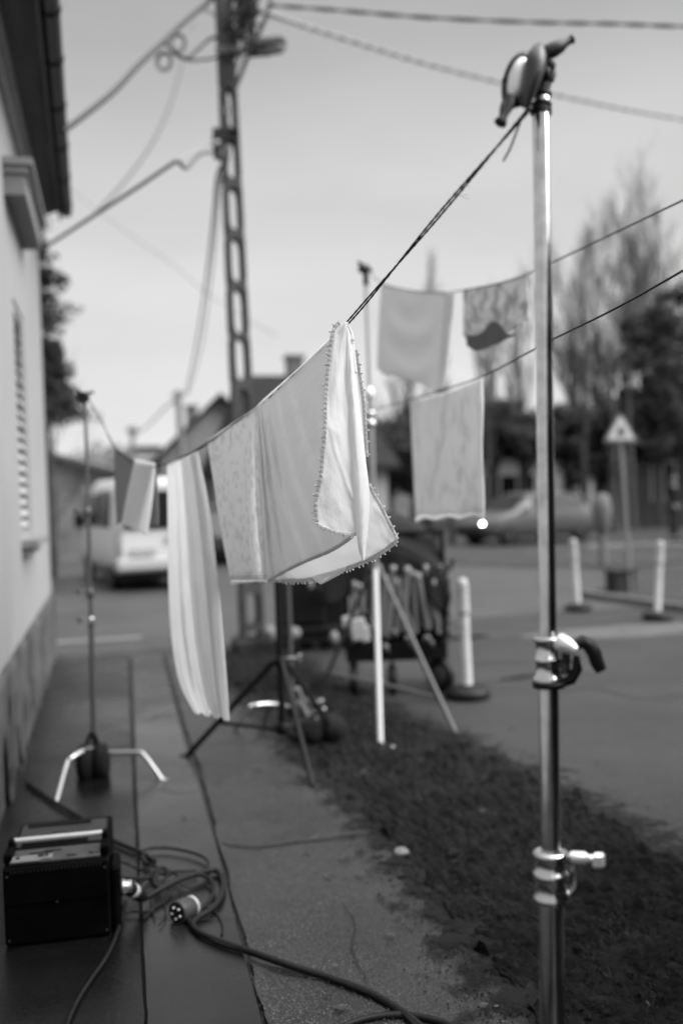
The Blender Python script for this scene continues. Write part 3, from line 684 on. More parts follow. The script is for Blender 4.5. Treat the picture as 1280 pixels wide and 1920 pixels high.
for i, (px, d, ty, sp_, up_, nm, lab) in enumerate((
    (1165, 52, 408, 1.7, 1.3, 'poplar', 'tallest slender bare poplar, above the warning sign'),
    (1262, 50, 385, 2.1, 1.2, 'poplar', 'ragged bare poplar at the right edge'),
    (1075, 50, 520, 2.2, .9, 'bare_tree', 'bare tree just right of the chrome stand'),
    (1122, 51, 506, 2.3, .9, 'bare_tree', 'bushy bare tree between the chrome stand and the tall poplar'),
    (1210, 49, 500, 2.0, .8, 'bare_tree', 'spreading bare tree between the two poplars'),
    (985, 50, 560, 2.6, .7, 'bare_tree', 'bare tree left of the chrome stand'),
    (925, 52, 590, 2.7, .6, 'bare_tree', 'bare tree behind the small hanging garment'),
    (842, 55, 512, 2.6, .8, 'bare_tree', 'bare tree whose top shows over the big hanging sheet'),
    (775, 50, 690, 2.8, .5, 'bare_tree', 'low bare tree behind the big hanging sheet'))):
    bare(at_d(px, d), H(px, ty, d), sp_ * (2.0 if i < 5 else 1.0), 70 + i, lab, G2, name=nm, upright=up_ * (.5 if i < 5 else 1.2), nb=19 if i < 5 else 14, r0=.26, twigs=4)
for i, (px, d, lab) in enumerate(((905, 30, 'thin dark trunk beside the towel'), (1150, 33, 'thick dark trunk left of the sign post'), (1100, 34, 'thin dark trunk right of the chrome stand'), (845, 29, 'stubby trunk below the towel'), (1182, 34, 'dark trunk just right of the sign post'))):
    bare(at_d(px, d), 6.5 if i != 3 else 3.0, 1.1, 95 + i, lab, 'thin trunks in the yard', name='young_tree', depth=2, nb=9, r0=.17 if i in (1, 4) else .11, upright=1.0)

# ------------------------------------------------------------------ concrete utility pole with rounded openings
M_CONC = mat('weathered_concrete', .055, rough=.9, var=.25, vscale=3, bump=.3, bscale=30)
pb = G(474, 1221); PD = (pb - CAM).dot(ray(640, 960)) / ray(640, 960).length_squared
top = P(414, -120, PD)
pole = thing('utility_pole', (pb.x, pb.y, 0), 'concrete utility pole with rounded rectangular openings and a tangle of cables', 'utility pole')
paxis = Vector((top.x - pb.x, top.y - pb.y, top.z)); PH = top.z
pn = Vector((CAM.x - pb.x, CAM.y - pb.y, 0)).normalized(); pn = (Matrix.Rotation(R(14), 3, 'Z') @ pn); ps = Vector((-pn.y, pn.x, 0))
if ps.dot(Xv) < 0: ps = -ps
def hw(z): return .118 - .045 * z / PH          # half width
def hdp(z): return .10 - .03 * z / PH
def PP(x, z, o): return Vector((pb.x, pb.y, 0)) + paxis * (z / PH) + ps * x + pn * o
def zpx(y): return H(440, y, PD)
wins = [(637, 715), (545, 627), (450, 530), (355, 433), (265, 337), (168, 243)]
yy = [(732, 812), (826, 906), (920, 1000), (1014, 1094), (1112, 1172), (1182, 1200)]
zs = sorted([(zpx(b), zpx(a)) for a, b in wins + yy])
pm = MB(); cur = -.3
def solid(z0, z1):
    v = [PP(i * hw(z), z, j * hdp(z)) for z in (z0, z1) for i, j in ((-1, -1), (1, -1), (1, 1), (-1, 1))]
    pm.add(v, [(0, 1, 5, 4), (1, 2, 6, 5), (2, 3, 7, 6), (3, 0, 4, 7)])
N_ = 32
for k, (z0, z1) in enumerate(zs):
    lo = (cur + z0) / 2 if k else z0 - .05; nxt = zs[k + 1][0] if k + 1 < len(zs) else z1 + .1
    hi = (z1 + nxt) / 2
    if lo > cur: solid(cur, lo)
    zc = (z0 + z1) / 2; hz = (z1 - z0) / 2
    inner = []; outer = []
    for i in range(N_):
        a = 2 * math.pi * (i + .5) / N_; cx, sx = math.cos(a), math.sin(a)
        q = 4.0; rr = (abs(cx) ** q + abs(sx) ** q) ** (-1 / q); inner.append((cx * rr * .58, sx * rr))
        m_ = max(abs(cx), abs(sx)); outer.append((cx / m_, sx / m_))
    def op(i, o):
        x, z = outer[i]; zz = (hi if z > 0 else lo) if abs(z) > .999 else lo + (hi - lo) * (z + 1) / 2
        return PP(x * hw(zz), zz, o * hdp(zz))
    def ip(i, o):
        x, z = inner[i]; zz = zc + z * hz; return PP(x * hw(zz), zz, o * hdp(zz))
    v = [op(i, 1) for i in range(N_)] + [ip(i, 1) for i in range(N_)] + [ip(i, -1) for i in range(N_)] + [op(i, -1) for i in range(N_)]
    f = []
    for i in range(N_):
        j = (i + 1) % N_
        for l in range(3): f.append((l * N_ + i, l * N_ + j, (l + 1) * N_ + j, (l + 1) * N_ + i))
        f.append((3 * N_ + i, 3 * N_ + j, j, i))
    pm.add(v, f); cur = hi
solid(cur, PH)
pm.add([PP(i * hw(PH), PH, j * hdp(PH)) for i, j in ((-1, -1), (1, -1), (1, 1), (-1, 1))], [(0, 1, 2, 3)])
pm.build('shaft', M_CONC, pole)
bk = MB(); bk.box(pb + Vector((0, 0, .06)), (.42, .36, .16), bev=.03); bk.build('footing', mat('dark_footing', .02, rough=.9), pole)
def PX(px, py, dd=0.0): return P(px, py, PD + dd)
# iron clamp halfway up
cl = MB(); cl.box(PX(424, 252, -.16), (.27, .03, .11), (ps, pn, Vector((0, 0, 1)))); cl.box(PX(424, 252, .14), (.27, .03, .11), (ps, pn, Vector((0, 0, 1))))
for s in (-1, 1): cl.tube([PX(424 + s * 23, 247 - s * 3, -.2), PX(424 + s * 23, 247 - s * 3, .2)], .014, 6)
cl.tube([PX(400, 258, -.16), PX(400, 250, -.16), PX(448, 243, -.16)], .016, 6); cl.tube([PX(402, 256, -.16), PX(398, 270, -.16), PX(405, 285, -.16)], .012, 6)
cl.build('clamp', M_BLACK, pole)
ins = MB(); ins.lathe(PX(411, 300, -.12), (0, 0, 1), [(0, .02), (.01, .05), (.04, .062), (.06, .04), (.08, .05), (.12, .058), (.15, .04), (.17, .018)], 14); ins.build('insulator', mat('dark_porcelain', .02, rough=.2), pole)
# street lamp on its bracket
lb = MB()
for yy_ in (88, 96):
    lb.tube([PX(404, yy_ + 1, -.13), PX(437, yy_ + 1, -.13)], .014, 6)
lb.tube([PX(430, 92, -.12), PX(452, 93, -.2), PX(470, 94, -.3)], .024, 8); lb.build('lamp_bracket', mat('galvanised_band', .22, rough=.5, metal=.5), pole)
lh = MB(); a, b = PX(462, 95, -.3), PX(533, 80, -.42); ax = (b - a).normalized(); uz = Vector((0, 0, 1)); uy = ax.cross(uz).normalized(); uz = uy.cross(ax)
lh.add([p for t, hw_, h_ in ((0, .045, .05), (.12, .085, .075), (.5, .10, .085), (.9, .085, .075), (1.0, .06, .045)) for p in [a + (b - a) * t + uy * (hw_ * math.cos(q)) + uz * (h_ * math.sin(q)) for q in [2 * math.pi * i / 14 for i in range(14)]]],
       [(i * 14 + j, i * 14 + (j + 1) % 14, (i + 1) * 14 + (j + 1) % 14, (i + 1) * 14 + j) for i in range(4) for j in range(14)] + [list(range(14)), list(range(56, 70))[::-1]], True)
lo = lh.build('street_lamp', mat('lamp_housing', .06, rough=.6), pole)
lg = MB(); lg.box((a + b) / 2 + ax * .06 + uz * -.045 , ((b - a).length * .68, .15, .07), (ax, uy, uz), bev=.03); lg.build('lamp_glass', mat('lamp_diffuser', .28, rough=.4), lo)
# tangle of distribution cables and fittings around the head of the pole
tg = MB(); rnd = random.Random(9)
def cab(mb, pts, r, n=6, k=6): mb.tube(smooth_pts([PX(x, y, dz) for x, y, dz in pts], k), r, n)
for i in range(26):
    x0, y0 = rnd.uniform(448, 486), rnd.uniform(-60, 12); x1, y1 = x0 - rnd.uniform(-6, 34), rnd.uniform(30, 112); dz = rnd.uniform(-.5, .2)
    cab(tg, [(x0, y0, dz), (x0 + rnd.uniform(-12, 12), y0 * .6 + y1 * .4, dz), (x1 + rnd.uniform(-10, 12), y0 * .3 + y1 * .7, dz + .1), (x1, y1, dz)], rnd.uniform(.008, .02), 5, 4)
for (x, y, r_) in ((486, 34, 13), (478, 22, 9), (470, 60, 8), (440, 60, 7)):
    tg.tube([PX(x + r_ * math.cos(a), y + r_ * math.sin(a), -.2 + .004 * a) for a in [2 * math.pi * i / 20 for i in range(24)]], .012, 5)
tg.build('cable_tangle', M_BLACK, pole)
fx = MB(); cab(fx, [(516, -30, -.4), (505, 10, -.4), (500, 28, -.38), (480, 75, -.3), (462, 112, -.2), (447, 150, -.1), (437, 172, -.05)], .024, 8)
cab(fx, [(452, 60, -.1), (440, 110, -.05), (438, 140, 0), (434, 170, 0)], .018, 6); cab(fx, [(470, 30, -.3), (455, 96, -.2), (442, 130, -.1), (438, 165, 0)], .010, 5)
fx.build('stay_tube', mat('grey_stay', .2, rough=.5, metal=.4), pole)
bx = MB()
for (x, y, w_, h_) in ((452, 14, .08, .22), (470, 6, .12, .3), (450, 56, .09, .2), (463, 34, .07, .25)):
    bx.box(PX(x, y, -.15), (w_, .08, h_), bev=.02)
bx.build('cable_clamp', M_BLACK, pole)
dr = MB(); cab(dr, [(421, 168, .05), (424, 190, .05), (418, 205, .05), (424, 222, .05), (430, 240, .05)], .012); cab(dr, [(427, 170, .05), (420, 186, .05), (428, 205, .05), (422, 240, .05)], .012)
cab(dr, [(418, 262, -.02), (420, 300, -.02), (424, 340, 0)], .010); cab(dr, [(432, 262, -.02), (428, 300, -.02), (424, 336, 0)], .010)
dr.build('drop_wire', M_BLACK, pole)

# overhead lines, each cable a thing
def wire(pts, r, label, m=M_BLACK, twist=False, k=8, name='overhead_cable'):
    mb = MB(); p = smooth_pts([P(*q) for q in pts], k)
    if twist:
        L_ = [0]
        for a, b in zip(p, p[1:]): L_.append(L_[-1] + (b - a).length)
        n = max(60, int(L_[-1] / .09)); pp = []
        for s in (0, math.pi):
            q = []
            for i in range(n + 1):
                c = Vector(lin_path([tuple(x) for x in p], i / n)); a = L_[-1] * i / n * 9 + s
                q.append(c + Vector((0, 0, 1)) * math.cos(a) * r * .7 + Xv * math.sin(a) * r * .7)
            mb.tube(q, r * .62, 5)
    else: mb.tube(p, r, 6)
    return tag(mb.build(name, m, loc=p[0]), label, 'cable')
M_CAB = mat('cable_sheath', .03, rough=.6); M_CAB2 = mat('pale_cable_sheath', .26, rough=.7)
wire([(118, 246, 7.8), (160, 215, 8.1), (215, 170, 8.5), (262, 120, 9), (305, 80, 9.5), (345, 42, 9.8), (392, 2, PD), (405, -10, PD)], .024, 'thick black cable rising from the gutter to the head of the utility pole', M_CAB)
wire([(305, 80, 9.5), (318, 88, 9.5), (335, 103, 9.6), (352, 108, 9.7), (372, 92, 9.9), (392, 74, PD), (408, 70, PD)], .016, 'black cable branching off the thick one and looping into the pole', M_CAB)
wire([(318, 84, 9.5), (326, 100, 9.6), (350, 112, 9.8), (380, 112, 9.9), (408, 108, PD)], .013, 'lower slack cable sagging into the pole under the branch', M_CAB)
wire([(340, 65, 9.8), (352, 58, 9.9), (372, 38, 10), (385, 18, PD), (402, 30, PD)], .010, 'thin pale cable hanging near the top of the pole', M_CAB2)
for x, y, r_, lab in ((334, 80, 16, 'upper coil of spare cable hanging on the thick black cable'), (308, 115, 16, 'lower coil of spare cable hanging on the thick black cable')):
    mb = MB()
    for q in range(3): mb.tube([P(x + (r_ - q * 2.2) * math.cos(a), y + (r_ + 2 - q * 2) * math.sin(a), 9.55 + q * .02) for a in [2 * math.pi * i / 24 for i in range(25)]], .011, 5, caps=False)
    tag(mb.build('cable_coil', M_CAB2, loc=P(x, y, 9.55)), lab, 'cable coil')
wire([(342, 118, 24), (330, 165, 24), (312, 215, 24), (285, 270, 24), (250, 320, 24), (215, 362, 24), (180, 400, 24)], .03, 'faint far cable hanging in a long curve down from the coils', M_CAB2)
wire([(402, 285, PD), (378, 288, 9.6), (366, 298, 9), (350, 315, 8.4), (338, 308, 8.2), (330, 303, 8.2), (260, 350, 8.3), (180, 402, 8.6), (106, 450, 9.4), (80, 466, 9.9)], .017, 'pale cable running from the clamp of the pole down to the house corner', mat('grey_cable_sheath', .10, rough=.7))
wire([(404, 268, PD), (385, 272, 9.6), (360, 288, 8.6), (332, 302, 7.8)], .010, 'short pale wire ending on the pale house cable', M_CAB2)
wire([(130, 352, 30), (190, 400, 30), (260, 450, 30), (330, 500, 30), (400, 558, 30), (520, 630, 30)], .02, 'faint far cable slanting down to the right behind the pole', mat('far_cable', .35, rough=.8))
wire([(424, 300, PD + .3), (408, 330, PD + .3), (401, 400, 13), (390, 500, 16), (376, 600, 20), (362, 680, 24), (350, 735, 28)], .022, 'pale cable dropping from the utility pole to the distant pole', M_CAB2)
wire([(426, 310, PD + .3), (412, 345, PD + .3), (406, 420, 13), (396, 520, 16), (383, 620, 20), (368, 690, 24), (352, 740, 28)], .012, 'dark cable beside the pale one, down to the distant pole', M_CAB)
wire([(505, 10, 9.8), (640, 20, 10), (800, 33, 10), (1000, 42, 10), (1150, 45, 10), (1290, 50, 10), (1500, 52, 10)], .017, 'upper twisted cable running almost level to the right', M_CAB, True)
wire([(500, 26, 9.8), (560, 46, 11), (680, 84, 12), (800, 120, 13), (930, 153, 14), (1060, 182, 15), (1180, 207, 16), (1290, 226, 17), (1500, 262, 19)], .026, 'lower twisted cable slanting down to the right behind the stand head', M_CAB2, True)
wire([(345, 738, 28), (310, 765, 34), (275, 800, 40), (250, 815, 46)], .03, 'faint wires beyond the distant pole', M_CAB2)
dpo = at_d(345, 28); dpole = thing('distant_pole', dpo, 'small distant pole over the roofs, end of the dropping cables', 'utility pole')
m = MB(); m.tube([(0, 0, 0), (-.05, 0, H(345, 732, 28))], [.12, .075], 8); m.build('shaft', mat('far_pole', .16, rough=.9), dpole, world=False)
m = MB(); z_ = H(345, 740, 28); m.box((-.05, 0, z_), (.34, .12, .16), bev=.02); m.box((-.1, -.05, z_ - .18), (.2, .1, .22)); m.build('bracket', M_CAB2, dpole, world=False)
# very small far pole
fpo = at_d(253, 60); fp = thing('distant_pole', fpo, 'farthest pole with a bushy head beside the flat roofed block', 'utility pole')
m = MB(); m.tube([(0, 0, 0), (0, 0, H(253, 800, 60))], [.14, .1], 6); m.build('shaft', mat('far_pole', .2), fp, world=False)
m = MB(); m.box((0, 0, H(253, 806, 60)), (.7, .2, .3)); m.box((0, 0, H(253, 814, 60)), (.4, .2, .5)); m.build('bracket', M_CAB2, fp, world=False)
# ------------------------------------------------------------------ the near chrome stand
ND = 1.85
nb_ = P(1036, 1900, ND + .01); ntop = P(1013, 190, ND + .02)
nax = (ntop - nb_).normalized(); nfoot = nb_ - nax * (nb_.z / nax.z)
near = thing('light_stand', (nfoot.x, nfoot.y, 0), 'tall chrome light stand in the right foreground holding the near end of the clothesline', 'light stand')
def NS(py): return nfoot + nax * ((H(1020, py, ND) / nax.z))
vx = Xv.copy(); vx = (vx - nax * vx.dot(nax)).normalized(); vf = nax.cross(vx)          # vf: away from / toward the camera
if vf.dot(U) > 0: pass
tow = -(Yv if False else ray(1020, 900)).normalized(); tow = (tow - nax * tow.dot(nax)).normalized()
def tube_part(name, y0, y1, r, m=M_CHROME, n=32):
    mb = MB(); mb.tube([NS(y0), NS((y0 + y1) / 2), NS(y1)], r, n); return mb.build(name, m, near)
tube_part('upper_tube', 1200, 196, .0158); tube_part('middle_tube', 1640, 1196, .0185)
mb = MB(); mb.tube([NS(1640), NS(1900), nfoot + nax * .12], .0235, 32); mb.build('lower_tube', M_CHROME, near)
# first collar
mb = MB(); o_ = NS(1285); k_ = (NS(1196) - o_).length
mb.lathe(o_, nax, [(0, .026), (.004, .028), (.012, .028), (.016, .0235), (k_ * .45, .0232), (k_ * .46, .025), (k_ * .56, .025), (k_ * .57, .0232), (k_ * .88, .0232), (k_ * .9, .0265), (k_ * .99, .0265), (k_, .024)], 32)
mb.box(NS(1240) + vx * .030, (.022, .026, k_ * .62), (vx, tow, nax), bev=.006)
col1 = mb.build('collar', M_CHROME, near)
mb = MB(); mb.lathe(NS(1288), nax, [(-.004, .0255), (-.004, .030), (.008, .030), (.008, .0255)], 28)
mb.tube([NS(1286) + vx * .02, NS(1278) + vx * .042, NS(1258) + vx * .054, NS(1232) + vx * .052], [.008, .010, .010, .006], 10); mb.build('collar_ring', M_BLACK, col1)
mb = MB(); kd = (vx * .80 - nax * .25 + tow * .5).normalized()
mb.lathe(NS(1200) + vx * .016 + tow * .02, (vx * .78 - nax * .42 + tow * .35).normalized(), [(0, .012), (.004, .0165), (.020, .0165), (.030, .0135), (.040, .010)], 20); kn_ = mb.build('knob', M_BRIGHT, col1)
mb = MB(); h0 = NS(1206) + vx * .075 + tow * .03
h0 = h0 - vx * .012; mb.tube([h0 - vx * .016 - nax * .004, h0 + nax * .003, h0 + vx * .012 - nax * .004, h0 + vx * .022 - nax * .018, h0 + vx * .026 - nax * .034, h0 + vx * .034 - nax * .050], [.007, .0125, .0125, .0135, .013, .011], 12)
mb.tube([h0 - vx * .024, h0 - vx * .030 - nax * .02, h0 - vx * .028 - nax * .036], [.006, .007, .008], 10); mb.build('lever', M_BLACK, kn_)
# second collar
o_ = NS(1697); k_ = (NS(1600) - o_).length
mb = MB(); mb.lathe(o_, nax, [(0, .030), (.004, .034), (.012, .034), (.016, .030), (k_ * .45, .0295), (k_ * .47, .033), (k_ * .60, .033), (k_ * .62, .029), (k_ * .86, .029), (k_ * .88, .033), (k_ * .98, .033), (k_, .028)], 32)
mb.tube([NS(1604) + vx * .026, NS(1616) + vx * .040, NS(1640) + vx * .047, NS(1668) + vx * .045, NS(1686) + vx * .030], [.006, .008, .009, .009, .007], 10)
col2 = mb.build('collar', M_CHROME, near)
mb = MB(); a_ = NS(1612) + vx * .034; b_ = NS(1616) + vx * .075
mb.lathe(a_, (b_ - a_).normalized(), [(0, .008), (.006, .0115), (.028, .0125), (.034, .009), (.042, .007), (.052, .008)], 18)
mb.box(b_ + vx * .014 - nax * .003, (.024, .018, .028), (vx, tow, nax), bev=.005); mb.build('knob', M_BRIGHT, col2)
# legs of the stand (below the picture)
mb_l = []
for i, an in enumerate((35, 155, 275)):
    d = Vector((math.cos(R(an)), math.sin(R(an)), 0)); mb = MB()
    mb.tube([nfoot + Vector((0, 0, .42)) + d * .03, nfoot + Vector((0, 0, .36)) + d * .2, nfoot + Vector((0, 0, .02)) + d * .62], .0125, 12); mb.tube([nfoot + Vector((0, 0, .14)) + d * .02, nfoot + Vector((0, 0, .2)) + d * .34], .008, 8)
    l = mb.build('leg', M_CHROME, near); mb = MB(); mb.lathe(nfoot + Vector((0, 0, 0)) + d * .62, (0, 0, 1), [(0, .02), (.03, .017)], 12); mb.build('rubber_foot', M_RUBBER, l)
# grip head
hc = P(985, 150, ND)
ga_ = (-Xv * .78 + U * .12 + (-ray(985, 150).normalized()) * .62).normalized()     # axis of the discs, towards lower left and the camera
mb = MB(); mb.lathe(P(1014, 192, ND + .02), nax, [(0, .0158), (.006, .0165), (.012, .014), (.030, .012), (.045, .016)], 24); mb.build('spigot', M_CHROME, near)
mb = MB()
for y in (171, 190): mb.lathe(NS(y) - nax * .003, nax, [(0, .0155), (.0015, .0205), (.0055, .0205), (.007, .0155)], 24)
mb.build('rubber_ring', M_BLACK, near)
hdm = MB()
c0 = P(995, 146, ND + .02)
hdm.tube([P(1012, 182, ND + .02), P(1014, 160, ND + .02), P(1012, 138, ND + .02), P(1006, 118, ND + .02), P(996, 102, ND + .02)], [.013, .019, .021, .018, .010], 14)
hdm.tube([P(1030, 128, ND + .01), P(1032, 140, ND + .01), P(1030, 152, ND + .01)], [.008, .011, .008], 10)
hd1 = hdm.build('grip_head', M_DARKMETAL, near)
def ell(mb, c, ex, ey, ez, n=22):
    mb.grid(lambda u, v: c + ex * (math.cos(6.2832 * u) * math.sin(math.pi * v)) + ey * (math.cos(math.pi * v)) + ez * (math.sin(6.2832 * u) * math.sin(math.pi * v)), n, 12)
px_ = ND / F
tilt = (U * .96 + Xv * .28).normalized(); tx = (Xv * .96 - U * .28).normalized()
mb = MB(); ell(mb, P(969, 150, ND + .0), tx * 27 * px_, tilt * 56 * px_, tow * .024); mb.build('outer_disc', M_DARKMETAL, hd1)
mb = MB(); ell(mb, P(971, 146, ND - .018), tx * 20 * px_, tilt * 42 * px_, tow * .010); dd_ = mb.build('polished_plate', M_BRIGHT, hd1)
mb = MB(); mb.tube([P(971, 147, ND - .021) + tx * (22 * px_ * math.cos(a)) + tilt * (45 * px_ * math.sin(a)) for a in [2 * math.pi * i / 28 for i in range(29)]], .0022, 6, caps=False); mb.build('groove', M_BLACK, dd_)
mb = MB(); mb.tube([P(983, 202, ND - .03), P(989, 180, ND - .036), P(997, 152, ND - .04), (P(1003, 124, ND - .04)), P(1006, 104, ND - .035), P(1010, 90, ND - .03)], [.008, .011, .015, .019, .018, .010], 16)
ell(mb, P(1012, 96, ND - .01), Xv * 17 * px_, U * 15 * px_, tow * .015); mb.build('clamp_jaw', M_DARKMETAL, hd1)
mb = MB(); mb.tube([P(990, 202, ND - .045), P(999, 168, ND - .056), P(1009, 134, ND - .054)], [.002, .003, .002], 6)
m2 = MB(); m2.lathe(P(947, 152, ND - .018), (-Xv * .6 + tow).normalized(), [(0, .0045), (.006, .0045)], 10); m2.build('bolt', M_BLACK, hd1)
mb.build('jaw_recess', M_BLACK, hd1)
for q_ in ((966, 192, 13, 9), (1024, 137, 9, 15)): mb = MB(); ell(mb, P(q_[0], q_[1], ND - .012), Xv * q_[2] * px_, U * q_[3] * px_, tow * .012); mb.build('washer', M_BLACK, hd1)
# T handle up right
mb = MB(); mb.tube([P(1008, 108, ND - .01), P(1020, 100, ND - .015), P(1036, 93, ND - .02), P(1050, 86, ND - .02), P(1060, 80, ND - .02), P(1071, 74, ND - .02)], [.009, .0135, .0150, .0125, .0075, .0068], 14)
mb.tube([P(1022, 112, ND - .02), P(1030, 124, ND - .005), P(1028, 138, ND)], [.010, .012, .009], 10); th = mb.build('tee_handle', M_DARKMETAL, near)
mb = MB(); mb.lathe(P(1069, 75, ND - .02), (P(1071, 74, ND - .02) - P(1060, 80, ND - .02)).normalized(), [(0, .0078), (.004, .0085), (.006, .006)], 12); mb.build('handle_tip', M_BLACK, th)
# small handle lower left
mb = MB(); mb.tube([P(958, 182, ND - .03), P(954, 200, ND - .035), P(946, 214, ND - .035), P(938, 229, ND - .035)], [.010, .0085, .0065, .010], 12)
mb.tube([P(946, 190, ND - .03), P(943, 205, ND - .032), P(940, 218, ND - .034)], [.006, .0075, .005], 10); lw = mb.build('lower_handle', M_DARKMETAL, near)
mb = MB(); mb.lathe(P(942, 222, ND - .035), (P(936, 233, ND - .035) - P(946, 214, ND - .035)).normalized(), [(0, .008), (.006, .0115), (.012, .0115), (.014, .008)], 14); mb.build('handle_tip', M_BLACK, lw)

# ------------------------------------------------------------------ left far stand
LD_ = G(178, 1462); LDd = (LD_ - CAM).dot(ray(640, 960)) / ray(640, 960).length_squared
left = thing('light_stand', (LD_.x, LD_.y, 0), 'slim stand by the white wall with bent silver legs and a black sandbag', 'light stand')
def LP(px, py, dd=0): return P(px, py, LDd + dd)
for nm, (x0, y0), (x1, y1), r_ in (('upper_tube', (160, 752), (166, 965), .009), ('middle_tube', (166, 960), (171, 1165), .0115), ('lower_tube', (171, 1165), (178, 1440), .0155)):
    mb = MB(); mb.tube([LP(x0, y0), LP(x1, y1)], r_, 14); mb.build(nm, mat('tarnished_tube', .12, rough=.4, metal=.5), left)
for (x, y) in ((164, 960), (169, 1112), (171, 1165)):
    mb = MB(); p = LP(x, y); mb.lathe(p - Vector((0, 0, .03)), (0, 0, 1), [(0, .016), (.004, .021), (.05, .021), (.056, .016)], 16); c = mb.build('collar', mat('tarnished_tube', .2) if y != 1165 else M_STEEL, left)
    mb = MB(); mb.tube([p + Vector((-.02, 0, .01)), p + Vector((-.055, -.01, .012))], .006, 8); mb.box(p + Vector((-.065, -.01, .012)), (.02, .012, .034), bev=.004); mb.build('knob', mat('tarnished_tube', .2), c)
mb = MB(); p = LP(160, 745); mb.box(p, (.05, .05, .05), bev=.012); mb.lathe(p + Vector((-.02, -.03, .0)), (.2, 1, 0), [(0, .03), (.02, .034), (.05, .03)], 16)
mb.tube([p + Vector((0, 0, .02)), p + Vector((.05, 0, .03))], .008, 8); mb.tube([p + Vector((-.01, 0, .01)), p + Vector((-.045, 0, .05))], [.009, .006], 8); mb.build('grip_head', M_BLACK, left)
hub = LP(180, 1402)
for pts in ([hub, LP(160, 1406, -.08), LP(135, 1421, -.18), LP(126, 1432, -.21), G(104, 1511, .01)], [hub, LP(200, 1411, -.02), LP(255, 1411, -.05), LP(272, 1418, -.07), G(309, 1469, .01)], [hub, hub + Vector((-.02, .14, -.01)), hub + Vector((-.04, .3, -.05)), hub + Vector((-.05, .42, -hub.z + .01))]):
    pts = smooth_pts(pts, 5); mb = MB(); mb.tube(pts, .0125, 12); l = mb.build('leg', mat('satin_leg', .72, rough=.28, metal=.9), left)
    mb = MB(); e = pts[-1]; mb.lathe(Vector((e.x, e.y, 0)), (0, 0, 1), [(0, .016), (.035, .0155)], 12); mb.build('foot_cap', M_BRIGHT, l)
def sandbag(name, c, w_, h_, d_, label, parent=None):
    mb = MB()
    for s in (-1, 1):
        def f(u, v, s=s):
            a, b = 2 * math.pi * u, math.pi * (v - .5); x, y, z = math.cos(a) * math.cos(b), math.sin(a) * math.cos(b), math.sin(b)
            q = 1 + .12 * nz3(x * 3 + s, y * 3, z * 3)
            sg = lambda t: math.copysign(abs(t) ** .75, t)
            return c + Vector((s * w_ * .22 + sg(x) * w_ * .27 * q, sg(y) * d_ * .5 * q, h_ * .46 + sg(z) * h_ * .46 * (q if z > 0 else .98)))
        mb.grid(f, 20, 12)
    mb.tube(smooth_pts([c + Vector((-w_ * .2, 0, h_ * .8)), c + Vector((-w_ * .06, 0, h_ * 1.18)), c + Vector((w_ * .06, 0, h_ * 1.18)), c + Vector((w_ * .2, 0, h_ * .8))], 5), .012, 8)
    return tag(mb.build(name, M_BLACKCLOTH, loc=c), label, 'sandbag')
sandbag('sandbag', Vector((LD_.x - .005, LD_.y - .02, .004)), .2, .22, .2, 'black sandbag slumped on the base of the slim stand by the wall')

# ------------------------------------------------------------------ black tripod stand in the middle
def ddep(p): return (p - CAM).dot(ray(640, 960)) / ray(640, 960).length_squared
TD = 5.95
tb = P(530, 1367, TD); trip = thing('tripod_stand', (tb.x, tb.y, 0), 'black tripod stand on the footpath in front of the concrete pole', 'tripod')
tz = Vector((0, 0, 1))
def TP(z): return Vector((tb.x, tb.y, z))
mb = MB(); mb.tube([TP(tb.z - .02), TP(1.72)], .0215, 16); mb.build('lower_tube', M_BLACK, trip)
mb = MB(); mb.tube([TP(1.7), TP(1.78)], .0225, 16); mb.build('upper_tube', M_BLACK, trip)
mb = MB(); zc = H(520, 1240, TD); mb.lathe(TP(zc - .03), tz, [(0, .028), (.01, .038), (.05, .038), (.06, .028)], 18); mb.build('leg_collar', M_BLACK, trip)
mb = MB(); zb = tb.z; mb.lathe(TP(zb - .03), tz, [(0, .033), (.01, .042), (.06, .042), (.07, .034)], 18); mb.build('brace_collar', M_BLACK, trip)
feet = [G(345, 1424, .01), G(640, 1390, .01), G(588, 1480, .01)]
for ft in feet:
    d = Vector((ft.x - tb.x, ft.y - tb.y, 0)).normalized(); a = TP(zc) + d * .04
    mb = MB(); mb.beam(a, ft, .024, .034, bev=.004); l = mb.build('leg', M_BLACK, trip)
    mb = MB(); mb.tube([ft + Vector((0, 0, .025)), ft - d * -.015 + Vector((0, 0, -.008))], [.022, .024], 10); mb.build('rubber_foot', M_RUBBER, l)
    mid = a.lerp(ft, .62); mb = MB(); mb.beam(TP(zb) + d * .04, mid, .014, .022, bev=.003); mb.build('brace', M_BLACK, trip)
mb = MB(); k0 = TP(zc + .02) + Vector((.04, -.02, 0)); mb.tube([k0, k0 + Vector((.06, -.02, 0))], .008, 8); mb.box(k0 + Vector((.07, -.024, 0)), (.02, .014, .05), bev=.004); mb.build('knob', M_ALU, trip)
